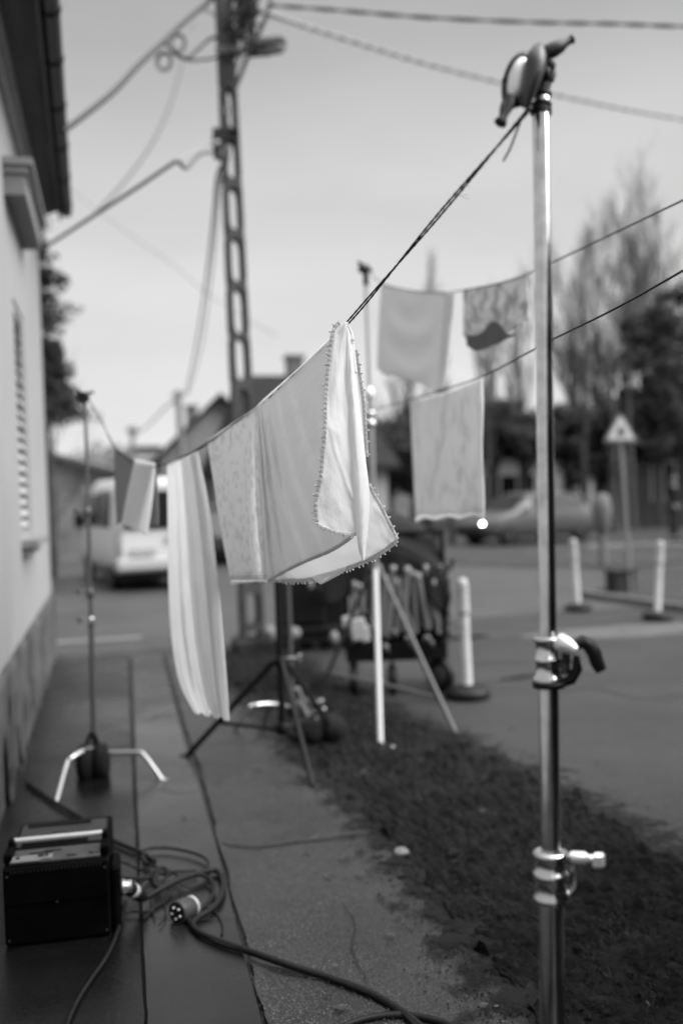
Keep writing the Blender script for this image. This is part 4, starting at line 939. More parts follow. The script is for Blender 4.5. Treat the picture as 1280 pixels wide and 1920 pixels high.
# C-stand behind it
CD = 6.35; cb = G(565, 1372); cb2 = Vector((cb.x, cb.y, 0))
cst = thing('light_stand', tuple(cb2), 'grey stand half hidden behind the black tripod, one bent silver leg to the left', 'light stand')
mb = MB(); q0 = P(538, 1060, 6.4); mb.tube([Vector((q0.x, q0.y, .12)), Vector((q0.x, q0.y, 1.55))], .0185, 14); mb.build('lower_tube', mat('dull_steel', .07, rough=.6, metal=.3), cst)
hb2 = Vector((q0.x, q0.y, H(535, 1328, 6.4)))
for k, pts in enumerate(([hb2, P(515, 1320, 6.3), P(478, 1322, 6.2), P(465, 1330, 6.17), G(441, 1368, .01)], [hb2, hb2 + Vector((.1, .2, 0)), hb2 + Vector((.16, .33, -.04)), Vector((hb2.x + .2, hb2.y + .42, .01))], [hb2, hb2 + Vector((-.06, .2, 0)), hb2 + Vector((-.1, .3, -.04)), Vector((hb2.x - .14, hb2.y + .4, .01))])):
    pts = smooth_pts(pts, 5); mb = MB(); mb.tube(pts, .0125, 10); mb.build('leg', mat('satin_leg', .7) if k == 0 else mat('dull_steel', .2), cst)
mb = MB(); mb.lathe(hb2 - tz * .05, tz, [(0, .024), (.01, .032), (.09, .032), (.1, .024)], 16); mb.build('hub', M_BLACK, cst)
sandbag('sandbag', Vector((hb2.x + .16, hb2.y - .1, .012)), .34, .17, .24, 'black sandbag on the ground behind the black tripod')
# odds and ends at its foot: clamps lying on the ground
for i, (x, y) in enumerate(((562, 1335), (592, 1345), (596, 1362), (566, 1362))):
    c = G(x, y, .0); c.z = .17 if i in (0, 3) else .10; mb = MB(); mb.tube([c + Vector((-.03, 0, 0)), c + Vector((.03, 0, .01))], .010, 8); mb.lathe(c + Vector((.03, 0, .01)), (1, 0, .2), [(0, .012), (.012, .02), (.02, .02), (.028, .01)], 10); mb.tube([c + Vector((0, 0, .0)), c + Vector((.005, -.01, .045))], .006, 6)
    if i in (0, 3): mb.tube([c, Vector((hb2.x + .1, hb2.y - .08, .16))], .008, 6)
    else: mb.tube([c, c + Vector((-.05, .05, 0)), Vector((hb2.x + .18, hb2.y - .15, .1))], .008, 6)
    tag(mb.build('grip_clamp', M_ALU, loc=c), ['upper left', 'upper right', 'lower right', 'lower left'][i] + ' of the four small metal clamps heaped on the sandbag', 'clamp', 'metal clamps on the sandbag')
mb = MB()
lp_ = [G(590 + 34 * math.cos(a) * (1 + .2 * math.sin(2 * a + i_ * .7)) + i_ * 2, 1332 + 12 * math.sin(a) + i_, .03 + .01 * i_) for i_ in range(3) for a in [2 * math.pi * i / 18 for i in range(18)]]
lp_ += [G(640, 1342, .03), G(665, 1335, .03), G(690, 1348, .03), G(660, 1366, .03), G(648, 1352, .03)]
mb.tube(smooth_pts(lp_, 2), .011, 6); tag(mb.build('cable_coil', M_RUBBER, loc=G(590, 1335)), 'loose black cable coiled on the soil behind the black tripod', 'cable coil')

# ------------------------------------------------------------------ tall stand, its front leg coloured pale for the sky reflection, holding the other two lines
WD = 7.0; wt = P(685, 505, WD); wb = Vector((wt.x, wt.y, 0))
def WP(z, x=0, y=0): return Vector((wt.x + x, wt.y + y, z))
tall = thing('light_stand', tuple(wb), 'tallest stand, its front leg coloured pale for the sky reflection, in the middle of the soil strip', 'light stand')
def wz(py): return H(690, py, WD)
mb = MB(); mb.tube([WP(wz(740)), WP(wz(520))], .0135, 14); mb.build('upper_tube', M_STEEL, tall)
mb = MB(); mb.tube([WP(wz(1090)), WP(wz(738))], .0215, 16); mb.build('middle_tube', mat('satin_tube', .40, rough=.35, metal=.85), tall)
mb = MB(); mb.lathe(WP(wz(748)), tz, [(0, .022), (.01, .031), (.05, .031), (.075, .02), (.085, .013)], 16); mb.build('collar', M_BRIGHT, tall)
mb = MB(); mb.lathe(WP(wz(800)), tz, [(0, .028), (.01, .038), (.03, .038), (.04, .028), (.07, .028), (.08, .034), (.10, .034), (.11, .026)], 18)
k0 = WP(wz(790), -.03, -.02); mb.tube([k0, k0 + Vector((-.05, -.02, 0))], .007, 8); mb.box(k0 + Vector((-.06, -.02, 0)), (.02, .014, .05), bev=.004); mb.build('collar', M_STEEL, tall)
mb = MB(); hz = wz(500); mb.tube([WP(hz - .13), WP(hz)], .020, 12); mb.lathe(WP(hz - .02, -.05, -.03), (1, .3, 0), [(0, .024), (.02, .032), (.06, .032), (.08, .02)], 14)
mb.tube([WP(hz, 0), WP(hz + .035, -.055)], [.014, .010], 8); mb.tube([WP(hz - .01, .02), WP(hz - .03, .05)], .009, 8); mb.build('grip_head', M_BLACK, tall)
zt = wz(1068)
wf = [G(713, 1396, .02), G(853, 1374, .02), G(597, 1306, .02)]
for i, ft in enumerate(wf):
    d = Vector((ft.x - wb.x, ft.y - wb.y, 0)).normalized(); a = WP(zt) + d * .05
    mb = MB(); mb.tube([a, ft], .0185 if i == 0 else .0165, 12); l = mb.build('leg', mat('leg_sky_reflection', .50, rough=.5, spec=.3) if i == 0 else mat('grey_leg_paint', .10, rough=.5, metal=.3), tall)  # front leg is coloured pale to carry its sky reflection
    if i == 0: l['label'] = 'front leg with the sky reflection put into its colour'
    mb = MB(); mb.tube([ft, ft + Vector((0, 0, -.02)) + d * .02], [.02, .024], 10); mb.build('rubber_foot', M_RUBBER, l)
    mb = MB(); mb.beam(WP(.24) + d * .03, a.lerp(ft, .80), .014, .022, bev=.003); mb.build('brace', mat('brace_paint', .16, rough=.5), tall)
mb = MB(); mb.tube([WP(.2), WP(zt)], .018, 12); mb.lathe(WP(.2), tz, [(0, .024), (.01, .032), (.06, .032), (.07, .02)], 14); mb.build('lower_tube', M_DARKMETAL, tall)
mb = MB(); mb.lathe(WP(zt - .03), tz, [(0, .03), (.01, .055), (.05, .055), (.07, .03)], 18); mb.build('leg_collar', M_DARKMETAL, tall)
mb = MB(); e = G(713, 1404, .02); mb.tube([e, e + Vector((.03, 0, 0)), e + Vector((.12, .01, 0))], [.012, .010, .009], 8); tag(mb.build('grip_pin', M_BRIGHT, loc=e), 'short silver pin on the soil at the foot of the front leg', 'pin')
# ------------------------------------------------------------------ clothesline 1 and the washing on it
A1 = P(1000, 205, ND); B1 = LP(163, 746)
L1 = Plane(A1, B1)
rope_pts = [(992, 204), (820, 420 - 14), (650, 607), (565, 692), (482, 765), (432, 800), (385, 834), (340, 858), (300, 873), (262, 870), (240, 861), (215, 838), (188, 785), (165, 748)]
rp = [L1.at(*q) for q in rope_pts]
rp_s = smooth_pts(rp, 14)
M_ROPE = mat('dark_twine', .02, rough=.9, var=.4, vscale=200, bump=.6, bscale=400, bdist=.001)
line1 = thing('clothesline', tuple(rp[0]), 'sharp dark doubled twine running from the chrome stand down to the stand by the wall', 'clothesline')
def strand_pts(path, off, ph, pitch, tw):
    q = []; s = 0
    for i, p in enumerate(path):
        if i: s += (p - path[i - 1]).length
        t = (path[min(i + 1, len(path) - 1)] - path[max(i - 1, 0)]).normalized(); x = t.cross(Vector((0, 0, 1))).normalized(); y = x.cross(t)
        a = s / pitch * 2 * math.pi + ph
        q.append(p + (x * math.cos(a) + y * math.sin(a)) * off)
    return q
n_ = 700; tot = [0]
dense = [Vector(lin_path([tuple(x) for x in rp_s], i / n_)) for i in range(n_ + 1)]
for k in range(2):
    mb = MB(); path = strand_pts(dense, .0032, math.pi * k, .9, 0)
    rr = [.0023 * (1 + .16 * math.sin(i * 1.9)) for i in range(len(path))]
    mb.tube(path, rr, 6)
    mb.build('strand', M_ROPE, line1)
fz = MB(); rnd = random.Random(4)
for i in range(420):
    j = int(rnd.random() ** 2 * 330); p = dense[j]; d = Vector((rnd.gauss(0, 1), rnd.gauss(0, 1), rnd.gauss(0, 1))).normalized(); L_ = rnd.uniform(.004, .012)
    fz.tube([p, p + d * L_ * .6, p + d * L_ + Vector((rnd.uniform(-.003, .003), 0, rnd.uniform(-.003, .003)))], .00016, 3, caps=False)
j = 130; p = L1.at(855, 364); fz.tube([p, p + P(880, 374, 2) - P(855, 364, 2)], .0003, 4); fz.tube([p, p + P(878, 366, 2) - P(855, 364, 2)], .0003, 4)
tag(fz.build('fibre', M_ROPE, line1), kind='stuff')
tl = MB(); tl.tube(smooth_pts([P(985, 208, ND), P(975, 228, ND - .01), P(966, 252, ND - .01), P(956, 278, ND), P(943, 302, ND)], 5), .0021, 7); tl.build('loose_end', M_ROPE, line1)
kt = MB()
for q in range(4): kt.tube([NS(196 + q * 3.0) + (vx * math.cos(a) + tow * math.sin(a)) * .0185 for a in [2 * math.pi * i / 20 for i in range(21)]], .0024, 6, caps=False)
kt.tube([NS(198) - vx * .018, P(992, 203, ND - .01), P(986, 207, ND - .01)], [.005, .006, .004], 8); kt.build('knot', M_BLACK, line1)

def sheet(depth, L, Rr, nu=24, nv=60, wr=None, smoothpath=True):
    """cloth surface: left and right edges in the picture, real depth from depth(u, v, px, py)"""
    fL = lerp_path if smoothpath else lin_path
    def f(u, v):
        a, b = fL(L, v), fL(Rr, v); x = a[0] + (b[0] - a[0]) * u; y = a[1] + (b[1] - a[1]) * u
        d = depth(u, v, x, y)
        if wr: d += wr(u, v)
        return P(x, y - 3.5 * max(0, 1 - 6 * v), d - .009 * max(0, 1 - 3 * v))        # the top edge rides over the line
    return f
def d1(px, py): return L1.depth(px, py)
M_LINEN = cloth_mat('white_linen', .9, trans=.58, bscale=11)
M_LINEN2 = mat('crochet_cotton', .84, rough=.95, bump=.9, bscale=330, bdist=.002, var=.14, vscale=300, spec=.1, trans=.45)
M_TOWEL = cloth_mat('patterned_towel', .92, trans=.6, pattern=.16, pscale=34, thr=(.52, .60))

tc_o = thing('tablecloth', tuple(L1.at(566, 690)), 'white tablecloth with a crocheted picot border, sharp in the middle of the near line', 'tablecloth')
fold_k = lambda u, v: .012 * v * math.sin(6.2 * u * 2.1 + 1.2 * v) * math.exp(-1.2 * u)
# front layer (main panel) hanging below the rope
topL, topR = (480, 767), (650, 607)
def S1_edge(u):      # bottom edge
    return lerp_path([(499, 1089), (520, 1077), (548, 1062), (580, 1047), (612, 1034), (640, 1018), (664, 1000)], u)
def S1_top(u): return lerp_path([(480, 767), (495, 752), (522, 728), (560, 694), (600, 655), (630, 627), (650, 608)], u)
def S1(u, v):
    a, b = S1_top(u), S1_edge(u); x = a[0] + (b[0] - a[0]) * v; y = a[1] + (b[1] - a[1]) * v
    d = d1(*a)
    # gathered folds fanning from the left of the top, shallower to the right
    s = u * 1.0
    fo = 0
    for u0, k_, w_, A_ in ((.045, .05, .022, .030), (.11, .13, .026, .042), (.19, .22, .032, .045), (.29, .30, .040, .036), (.41, .36, .055, .028), (.58, .30, .07, .018)):
        q = (u - (u0 + k_ * v * v + .02 * nz3(v * 3, u0 * 40))) / (w_ * (.6 + .9 * v)); g_ = math.exp(-q * q)
        fo += A_ * g_ * (1 + .35 * q) * min(1, .25 + v * 2.2) * (1 - .35 * max(0, v - .75) * 4)
    fo += .010 * nz3(u * 5, v * 4, 3) + .006 * nz3(u * 13, v * 9, 5) + .0022 * nz3(u * 34, v * 30, 5) + .020 * max(0, v - .8) * math.sin(u * 26)
    return P(x, y - 4.5 * max(0, 1 - 6 * v), d - .010 - .012 * v - fo)
mb = MB(); mb.grid(S1, 110, 110)
main = mb.build('main_panel', M_LINEN, tc_o, solid=.0009)
# back layer
def S2(u, v):
    a = S1_top(u); bL = lerp_path([(503, 1092), (540, 1088), (575, 1086), (612, 1077), (650, 1064), (690, 1048), (720, 1030), (743, 1012)], u)
    Rg = lerp_path([(650, 608), (664, 650), (672, 700), (680, 760), (684, 830), (690, 905), (712, 950), (743, 1012)], v)
    # blend: interior straight, right side follows the hanging edge
    x0 = a[0] + (bL[0] - a[0]) * v; y0 = a[1] + (bL[1] - a[1]) * v
    xr = 650 + 93 * v; k = u ** 3
    x = x0 + (Rg[0] - (650 + (743 - 650) * v)) * k; y = y0 + (Rg[1] - (608 + (1012 - 608) * v)) * k
    d = d1(*a) * (1 - v * u ** 2 * .5) + 2.50 * v * u ** 2 * .5
    return P(x, y, d + .03 * math.sin(math.pi * min(1, v)) ** .5 * (1 - u * .6) + .006 * math.sin(u * 17 + v * 4) * v + .004 * nz3(u * 9, v * 9, 8) + .0035 * nz3(u * 26, v * 22, 1) * v + .016 * nz3(u * 11, v * 16, 6) * max(0, v - .55) * max(0, u - .4) * 3)
mb = MB(); mb.grid(S2, 90, 90); mb.build('back_panel', M_LINEN, tc_o, solid=.0009)
# bright flap folded over at the near end
FL = [(646, 607), (628, 620), (619, 680), (613, 750), (612, 800), (608, 850), (603, 900), (594, 945), (598, 984)]
FR = [(650, 607), (651, 640), (652, 690), (656, 760), (659, 830), (661, 880), (664, 930), (667, 965), (668, 1000)]
def Fd(u, v, x, y): return 2.545 - .045 * (1 - u) * min(1, v * 2) + .004
def Fw(u, v):
    w = .0055 * math.exp(-((v - .47 - .30 * u) / .035) ** 2) * (u * 1.0)          # diagonal crease
    w += .0045 * math.exp(-((v - .28 - .45 * (1 - u) * .2) / .05) ** 2) * math.sin(u * 5)
    w += .0040 * nz3(u * 2.2, v * 9, 2) + .0014 * nz3(u * 5, v * 17, 4) + .0004 * nz3(u * 14, v * 50, 9)
    return -w - .010 * math.sin(math.pi * u) * .6
def S3(u, v):
    p = sheet(Fd, FL, FR, wr=Fw)(u, v); 
    if v > .9: p = p + U * (-.006 * math.sin(u * math.pi) * (v - .9) / .1)
    return p
mb = MB(); mb.grid(S3, 60, 150); mb.build('folded_flap', M_LINEN, tc_o, solid=.0009)
# rounded hanging fold to the right of the flap
QL = [(650, 607), (652, 650), (654, 720), (659, 820), (662, 900), (667, 980), (672, 1030), (680, 1052)]
QR = [(652, 610), (661, 640), (667, 700), (676, 780), (685, 860), (692, 925), (690, 990), (684, 1050)]
def Qd(u, v, x, y): return 2.548 + .02 * u - .020 * math.sin(math.pi * (u * .85 + .08)) * min(1, v * 3) - .006 * v + .0014 * nz3(u * 4, v * 30, 1)
mb = MB(); mb.grid(sheet(Qd, QL, QR), 26, 120); mb.build('hanging_fold', M_LINEN, tc_o, solid=.0009)
# back corner over the rope, with the woven mark
KL = [(650, 607), (654, 625), (656, 650), (658, 700)]; KR = [(652, 607), (662, 626), (664, 648), (670, 700)]
mb = MB(); mb.grid(sheet(lambda u, v, x, y: 2.556 - .004 * math.sin(math.pi * u), KL, KR), 10, 24); mb.build('gathered_corner', M_LINEN, tc_o, solid=.0009)
mk = MB()
for i in range(5): mk.box(P(654.5 + i * 2.1, 639.5 - i * .1, 2.546), (.0016, .001, .0048), (Xv, Yv, U))
mk.box(P(658.5, 636, 2.546), (.014, .0008, .0008), (Xv, Yv, U)); mk.box(P(658.5, 643.5, 2.546), (.014, .0008, .0008), (Xv, Yv, U))
mk.build('woven_mark', mat('grey_thread', .25, rough=.9), tc_o)
# lower bulge of the inner hem
BLp = [(583, 1084), (592, 1090), (600, 1095)]; BRp = [(648, 1066), (642, 1074), (602, 1096)]
mb = MB(); mb.grid(sheet(lambda u, v, x, y: 2.60 - .02 * math.sin(math.pi * u), BLp, BRp), 24, 14); mb.build('inner_hem', M_LINEN, tc_o, solid=.0009)

def crochet(path, outd, parent, w=.010, picot=True, seed=0):
    """lace edging: two wavy cords, cross threads and picots along a path of points"""
    mb = MB(); L_ = 0; rnd = random.Random(seed)
    seg = [0]
    for a, b in zip(path, path[1:]): seg.append(seg[-1] + (b - a).length)
    T = seg[-1]
    def at(s):
        import bisect
        i = min(max(bisect.bisect_right(seg, s) - 1, 0), len(path) - 2); t = (s - seg[i]) / max(1e-9, seg[i + 1] - seg[i]); p = path[i].lerp(path[i + 1], t)
        tg = (path[min(i + 2, len(path) - 1)] - path[max(i - 1, 0)]).normalized(); o = outd - tg * outd.dot(tg); o = (o.normalized() if o.length > .2 else tg.cross(ray(640, 900)).normalized()); return p, tg, o
    def dirn(s):
        p, t, o = at(s); vw = (p - CAM).normalized(); o2 = t.cross(vw).normalized()
        if o2.dot(outd) < 0: o2 = -o2
        return p, t, o2, vw
    n = int(T / .0016)
    for ph, lo_, hi_ in ((0, -.002, w * .5), (math.pi, -.001, w * .55), (0, w * .42, w * .85), (math.pi, w * .42, w * .85)):
        pts = []
        for i in range(n + 1):
            p, t, o, vw = dirn(T * i / n); a = (T * i / n) / .0062 * 2 * math.pi + ph
            pts.append(p + o * (lo_ + (hi_ - lo_) * (.5 + .5 * math.sin(a))) - vw * (.0015 + .0012 * math.sin(a * .5 + rnd.random())))
        mb.tube(pts, .00085, 4, caps=False)
    mb.tube([dirn(T * i / n)[0] - dirn(T * i / n)[3] * .0012 for i in range(0, n + 1, 2)], .0009, 4)
    # the lace tape itself, its outer edge scalloped
    k = max(40, int(T / .0022)); vs = []
    for i in range(k + 1):
        p, t, o, vw = dirn(T * i / k); sc = (.5 + .5 * nz3(T * i / k * 110, seed)) * abs(math.sin(T * i / k / .0125 * math.pi))
        for q, e in ((0, 0), (.5, .0008), (1, 0)): vs.append(p + o * (-.0025 + (w * .72 + .0022 * sc + .0025) * q) - vw * (.0008 + e + .0006 * math.sin(i * 1.7 + q * 3)))
    mb.add(vs, [(3 * i + j, 3 * i + 3 + j, 3 * i + 4 + j, 3 * i + 1 + j) for i in range(k) for j in range(2)], True)
    if picot:
        m_ = int(T / .025)
        for i in range(m_):
            p, t, o, vw = dirn(T * (i + .5 + rnd.uniform(-.3, .3)) / m_); b = p + o * w * .8; tip = b + o * rnd.uniform(.0025, .0052) + t * rnd.uniform(-.002, .002)
            mb.tube([b - t * .003, b + o * .001, tip], [.0009, .0015, .0017], 5); mb.tube([b + t * .003, tip], [.0009, .0014], 5); mb.ball(tip, rnd.uniform(.0019, .0030), 6, (1, 1, rnd.uniform(.7, 1.2)))
    return mb.build('crochet_border', M_LINEN2, parent, solid=0)
left_d = -Xv; right_d = Xv; down_d = -U
crochet([S3(0, .06 + .94 * i / 80) for i in range(81)], left_d, tc_o, .0105, True, 1)
crochet([S3(i / 30, 1) for i in range(31)], down_d, tc_o, .008, True, 2)
crochet([S2(1, .16 + .46 * i / 40) for i in range(41)], right_d, tc_o, .0085, True, 3)
crochet([S2(1, .72 + .28 * i / 40) for i in range(41)], right_d + U * .3, tc_o, .008, True, 4)
crochet([S2(.10 + .9 * i / 90, 1) for i in range(91)], down_d, tc_o, .010, True, 5)
crochet([S1(.03 + .93 * i / 80, 1) for i in range(81)], down_d, tc_o, .009, False, 6)

# patterned towel
tw_o = thing('hand_towel', tuple(L1.at(435, 800)), 'pale mottled towel hanging just left of the crocheted tablecloth', 'towel')
TL = [(389, 829), (397, 880), (407, 950), (419, 1020), (432, 1088)]; TR = [(482, 765), (486, 850), (490, 940), (495, 1020), (500, 1087)]
def Twd(u, v, x, y):
    a = (389 + 93 * u, 829 - 64 * u); return d1(*a) - .01 * v + .008 * math.sin(u * 11 + v) * (.2 + v) + .003 * nz3(u * 6, v * 8)
mb = MB(); mb.grid(sheet(Twd, TL, TR), 50, 60); mb.build('towel_panel', M_TOWEL, tw_o, solid=.002)
TL2 = [(389, 829), (400, 900), (416, 1000), (432, 1089), (433, 1091)]; TR2 = [(482, 765), (500, 850), (520, 950), (545, 1060), (563, 1091)]
mb = MB(); mb.grid(sheet(lambda u, v, x, y: Twd(u, v, x, y) + .05 * math.sin(math.pi * min(1, v)) + .02, TL2, TR2), 30, 40); mb.build('back_panel', M_TOWEL, tw_o, solid=.002)
mb = MB()
for v_ in (.955, .975): mb.tube([sheet(Twd, TL, TR)(i / 30, v_) - ray(440, 1080) * .003 for i in range(31)], .0011, 4)
for i in range(9):
    p = sheet(Twd, TL, TR)(.2 + .09 * i, .93) - ray(440, 1080) * .003
    mb.box(p, (.004, .001, .004), (Xv, Yv, U)); 
mb.build('hem_stitching', mat('grey_thread', .25), tw_o)

# long sheer curtain
M_SHEER = cloth_mat('sheer_voile', .92, trans=.6, clear=.10, bscale=14)
cu_o = thing('curtain', tuple(L1.at(345, 862)), 'long sheer white curtain with a ragged lower edge hanging nearest the van', 'curtain')
CLp = [(313, 872), (314, 950), (315, 1050), (317, 1130), (322, 1200), (332, 1262), (344, 1298), (366, 1338)]
CRp = [(371, 849), (384, 905), (396, 975), (405, 1050), (413, 1130), (420, 1210), (426, 1285), (431, 1353)]
def Cd(u, v, x, y):
    a = (313 + 58 * u, 872 - 23 * u)
    fo = .016 * (.25 + .9 * v) * (math.sin(u * 20 + .8 * math.sin(v * 4)) + .5 * math.sin(u * 41 + v * 2 + 1))
    return d1(*a) - .15 * v + fo * (.55 + .45 * nz3(u * 2, v * 2)) + .006 * nz3(u * 8, v * 12)
def Cs(u, v):
    rag = .025 * nz3(u * 9, 0, 3) + .02 * math.sin(u * 23)
    vv = v * (1 + rag * (v > .0) * v ** 6)
    return sheet(Cd, CLp, CRp)(u, min(1, vv))
mb = MB(); mb.grid(Cs, 90, 90); mb.build('voile_panel', M_SHEER, cu_o, solid=.0006)
mb = MB(); mb.grid(lambda u, v: Cs(.45 + .55 * u, v * .97) + ray(380, 1000) * (.03 * u) , 50, 70); mb.build('second_layer', M_SHEER, cu_o, solid=.0006)
mb = MB(); mb.grid(lambda u, v: Cs(.74 + .26 * u, v) - ray(420, 1300) * ((.025 + .015 * math.sin(u * 5)) * v), 24, 70); mb.build('corner_fold', M_SHEER, cu_o, solid=.0006)

# small pale towel and grey cloth toward the wall
sm = thing('small_towel', tuple(L1.at(275, 870)), 'small pale folded towel hanging in front of the van window', 'towel')
a_ = sheet(lambda u, v, x, y: d1(255 + 36 * u, 868 + 4 * u) - .05 * v - .012 * math.sin(u * 6.2) * v, [(253, 864), (247, 890), (238, 930), (229, 982)], [(291, 872), (289, 905), (284, 950), (276, 1004)])
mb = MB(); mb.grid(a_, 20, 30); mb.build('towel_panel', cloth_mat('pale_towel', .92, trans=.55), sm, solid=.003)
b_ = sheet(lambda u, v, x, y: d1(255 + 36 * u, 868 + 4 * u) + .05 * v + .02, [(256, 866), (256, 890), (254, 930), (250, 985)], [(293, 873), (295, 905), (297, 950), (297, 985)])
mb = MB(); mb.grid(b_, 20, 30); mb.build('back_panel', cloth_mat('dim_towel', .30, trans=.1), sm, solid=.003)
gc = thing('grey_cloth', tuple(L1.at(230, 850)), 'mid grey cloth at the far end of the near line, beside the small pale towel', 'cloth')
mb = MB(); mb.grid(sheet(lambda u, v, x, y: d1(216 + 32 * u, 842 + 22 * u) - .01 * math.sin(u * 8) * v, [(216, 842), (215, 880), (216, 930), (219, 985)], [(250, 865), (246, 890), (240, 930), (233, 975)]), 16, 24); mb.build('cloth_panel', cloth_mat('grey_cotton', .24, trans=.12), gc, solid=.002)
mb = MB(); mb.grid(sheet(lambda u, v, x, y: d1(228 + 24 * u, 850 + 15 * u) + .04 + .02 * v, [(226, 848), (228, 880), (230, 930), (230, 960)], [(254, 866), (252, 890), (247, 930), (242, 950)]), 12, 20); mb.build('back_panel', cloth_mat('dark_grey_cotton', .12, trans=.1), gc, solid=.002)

# ------------------------------------------------------------------ line 2 with the big sheet and the small garment
E2 = P(1280, 375, 3.3); L2 = Plane(wt, E2)
ropes2 = [(688, 505), (715, 531), (760, 543), (805, 548), (850, 547), (885, 541), (935, 531), (985, 515), (1035, 492), (1280, 375), (1420, 305)]
far_end = L2.at(1700, 165)
l2 = MB(); l2.tube(smooth_pts([L2.at(*q) for q in ropes2] + [far_end], 10), .0036, 6); tag(l2.build('clothesline', mat('grey_twine', .09, rough=.9, bump=.4, bscale=300), loc=wt), 'upper blurred line carrying the big plain sheet and a small garment', 'clothesline')
E3 = P(1280, 505, 2.3); w3 = Vector((wb.x, wb.y, 2.2)); L3 = Plane(w3, E3)
ropes3 = [(697, 768), (730, 760), (768, 750), (835, 729), (903, 706), (990, 661), (1040, 634), (1150, 580), (1280, 507), (1480, 388)]
far3 = Vector((far_end.x, far_end.y, far_end.z - .25))
l3 = MB(); l3.tube(smooth_pts([L3.at(*q) for q in ropes3] + [far3], 10), .0030, 6); tag(l3.build('clothesline', M_ROPE, loc=w3), 'lower dark line carrying the pale printed towel, passing behind the chrome stand', 'clothesline')
# a stand outside the picture that the two lines run to
ps_ = thing('light_stand', (far_end.x, far_end.y, 0), 'chrome stand outside the right edge, holding the other two lines', 'light stand')
mb = MB(); mb.tube([Vector((far_end.x, far_end.y, .1)), Vector((far_end.x, far_end.y, far_end.z + .1))], .018, 14); mb.build('tube', M_CHROME, ps_)
for an in (80, 200, 320):
    d = Vector((math.cos(R(an)), math.sin(R(an)), 0)); c = Vector((far_end.x, far_end.y, 0)); mb = MB(); mb.tube([c + tz * .6, c + tz * .5 + d * .2, c + d * .6 + tz * .01], .012, 8); mb.build('leg', M_CHROME, ps_)

bs = thing('bed_sheet', tuple(L2.at(780, 545)), 'big plain sheet sagging in wide swags on the upper line', 'sheet')
def bot(u): return lerp_path([(707, 690), (722, 703), (745, 704), (770, 714), (795, 720), (815, 732), (833, 728)], u)
def topb(u): return lerp_path([(715, 531), (740, 540), (765, 545), (800, 549), (825, 550), (852, 547)], u)
def Bs(u, v):
    a, b = topb(u), bot(u); x = a[0] + (b[0] - a[0]) * v + 3 * math.sin(v * 3) * (u - .5); y = a[1] + (b[1] - a[1]) * v
    rr = math.sqrt(((u - .42) * 1.3) ** 2 + (v * .9) ** 2)
    fo = .040 * math.sin(rr * 17) * math.exp(-((u - .42) / .34) ** 2) * min(1, v * 3) * .6 + .012 * math.sin(u * 30) * (u > .8) * min(1, v * 3)
    return P(x, y, L2.depth(*a) - fo + .01 * nz3(u * 4, v * 4))
mb = MB(); mb.grid(Bs, 60, 60); mb.build('sheet_panel', cloth_mat('plain_sheet', .68, trans=.3), bs, solid=.001)
mb = MB(); mb.grid(lambda u, v: Bs(.86 + .14 * u, v) - ray(840, 640) * (.03 * math.sin(math.pi * u) + .004), 12, 40); mb.build('side_fold', cloth_mat('plain_sheet', .5), bs, solid=.001)
gm = thing('small_garment', tuple(L2.at(930, 532)), 'small mottled garment with a dark gathered hem, right of the big sheet', 'garment')
def topg(u): return lerp_path([(868, 546), (885, 540), (905, 537), (935, 531), (960, 524), (986, 514)], u)
def botg(u): return lerp_path([(868, 640), (880, 655), (905, 652), (935, 645), (960, 632), (972, 618), (990, 612)], u)
def Gs(u, v):
    a, b = topg(u), botg(u); x = a[0] + (b[0] - a[0]) * v; y = a[1] + (b[1] - a[1]) * v
    fo = .03 * math.sin(math.sqrt((u - .5) ** 2 * 1.5 + v * v) * 20) * min(1, v * 3) * .7
    return P(x, y, L2.depth(*a) - fo + .012 * nz3(u * 6, v * 6))
mb = MB(); mb.grid(lambda u, v: Gs(u, v * .88), 44, 40); mb.build('garment_panel', cloth_mat('mottled_cotton', .62, trans=.3, clear=.06, pattern=.35, pscale=12, thr=(.45, .6)), gm, solid=.001)
def Gh(u, v):
    x = 874 + 90 * u; y0 = lerp_path([(0, 628), (0, 628), (0, 622), (0, 604), (0, 606), (0, 624), (0, 626)], u)[1]; y1 = lerp_path([(0, 648), (0, 658), (0, 656), (0, 650), (0, 644), (0, 636), (0, 630)], u)[1]
    return P(x, y0 + (y1 - y0) * v, L2.depth(x, 530) - .05 + .01 * math.sin(u * 18))
mb = MB(); mb.grid(Gh, 36, 10); mb.build('gathered_hem', cloth_mat('dark_cotton', .10, trans=.1), gm, solid=.001)
pt = thing('printed_towel', tuple(L3.at(835, 730)), 'pale printed towel hanging square on the lower line, before the bare trees', 'towel')
def Ps(u, v):
    a = (768 + 136 * u, 750 - 21 * u - 22 * u * u); b = lerp_path([(779, 980), (795, 972), (815, 976), (840, 970), (862, 974), (885, 968), (907, 973)], u)
    x = a[0] + (b[0] - a[0]) * v + 1.5 * math.sin(v * 9) * u; y = a[1] + (b[1] - a[1]) * v
    return P(x, y, L3.depth(*a) + .010 * math.sin(u * 13 + v * 2) * (.2 + v) + .006 * nz3(u * 5, v * 7) - .02 * v)
mb = MB(); mb.grid(Ps, 50, 60); mb.build('towel_panel', cloth_mat('printed_cotton', .9, trans=.55, pattern=.10, pscale=9, thr=(.50, .62)), pt, solid=.002)
mb = MB(); mb.grid(lambda u, v: Ps(u, v * .96) + ray(840, 850) * .03, 20, 30); mb.build('back_panel', cloth_mat('printed_cotton', .6), pt, solid=.002)
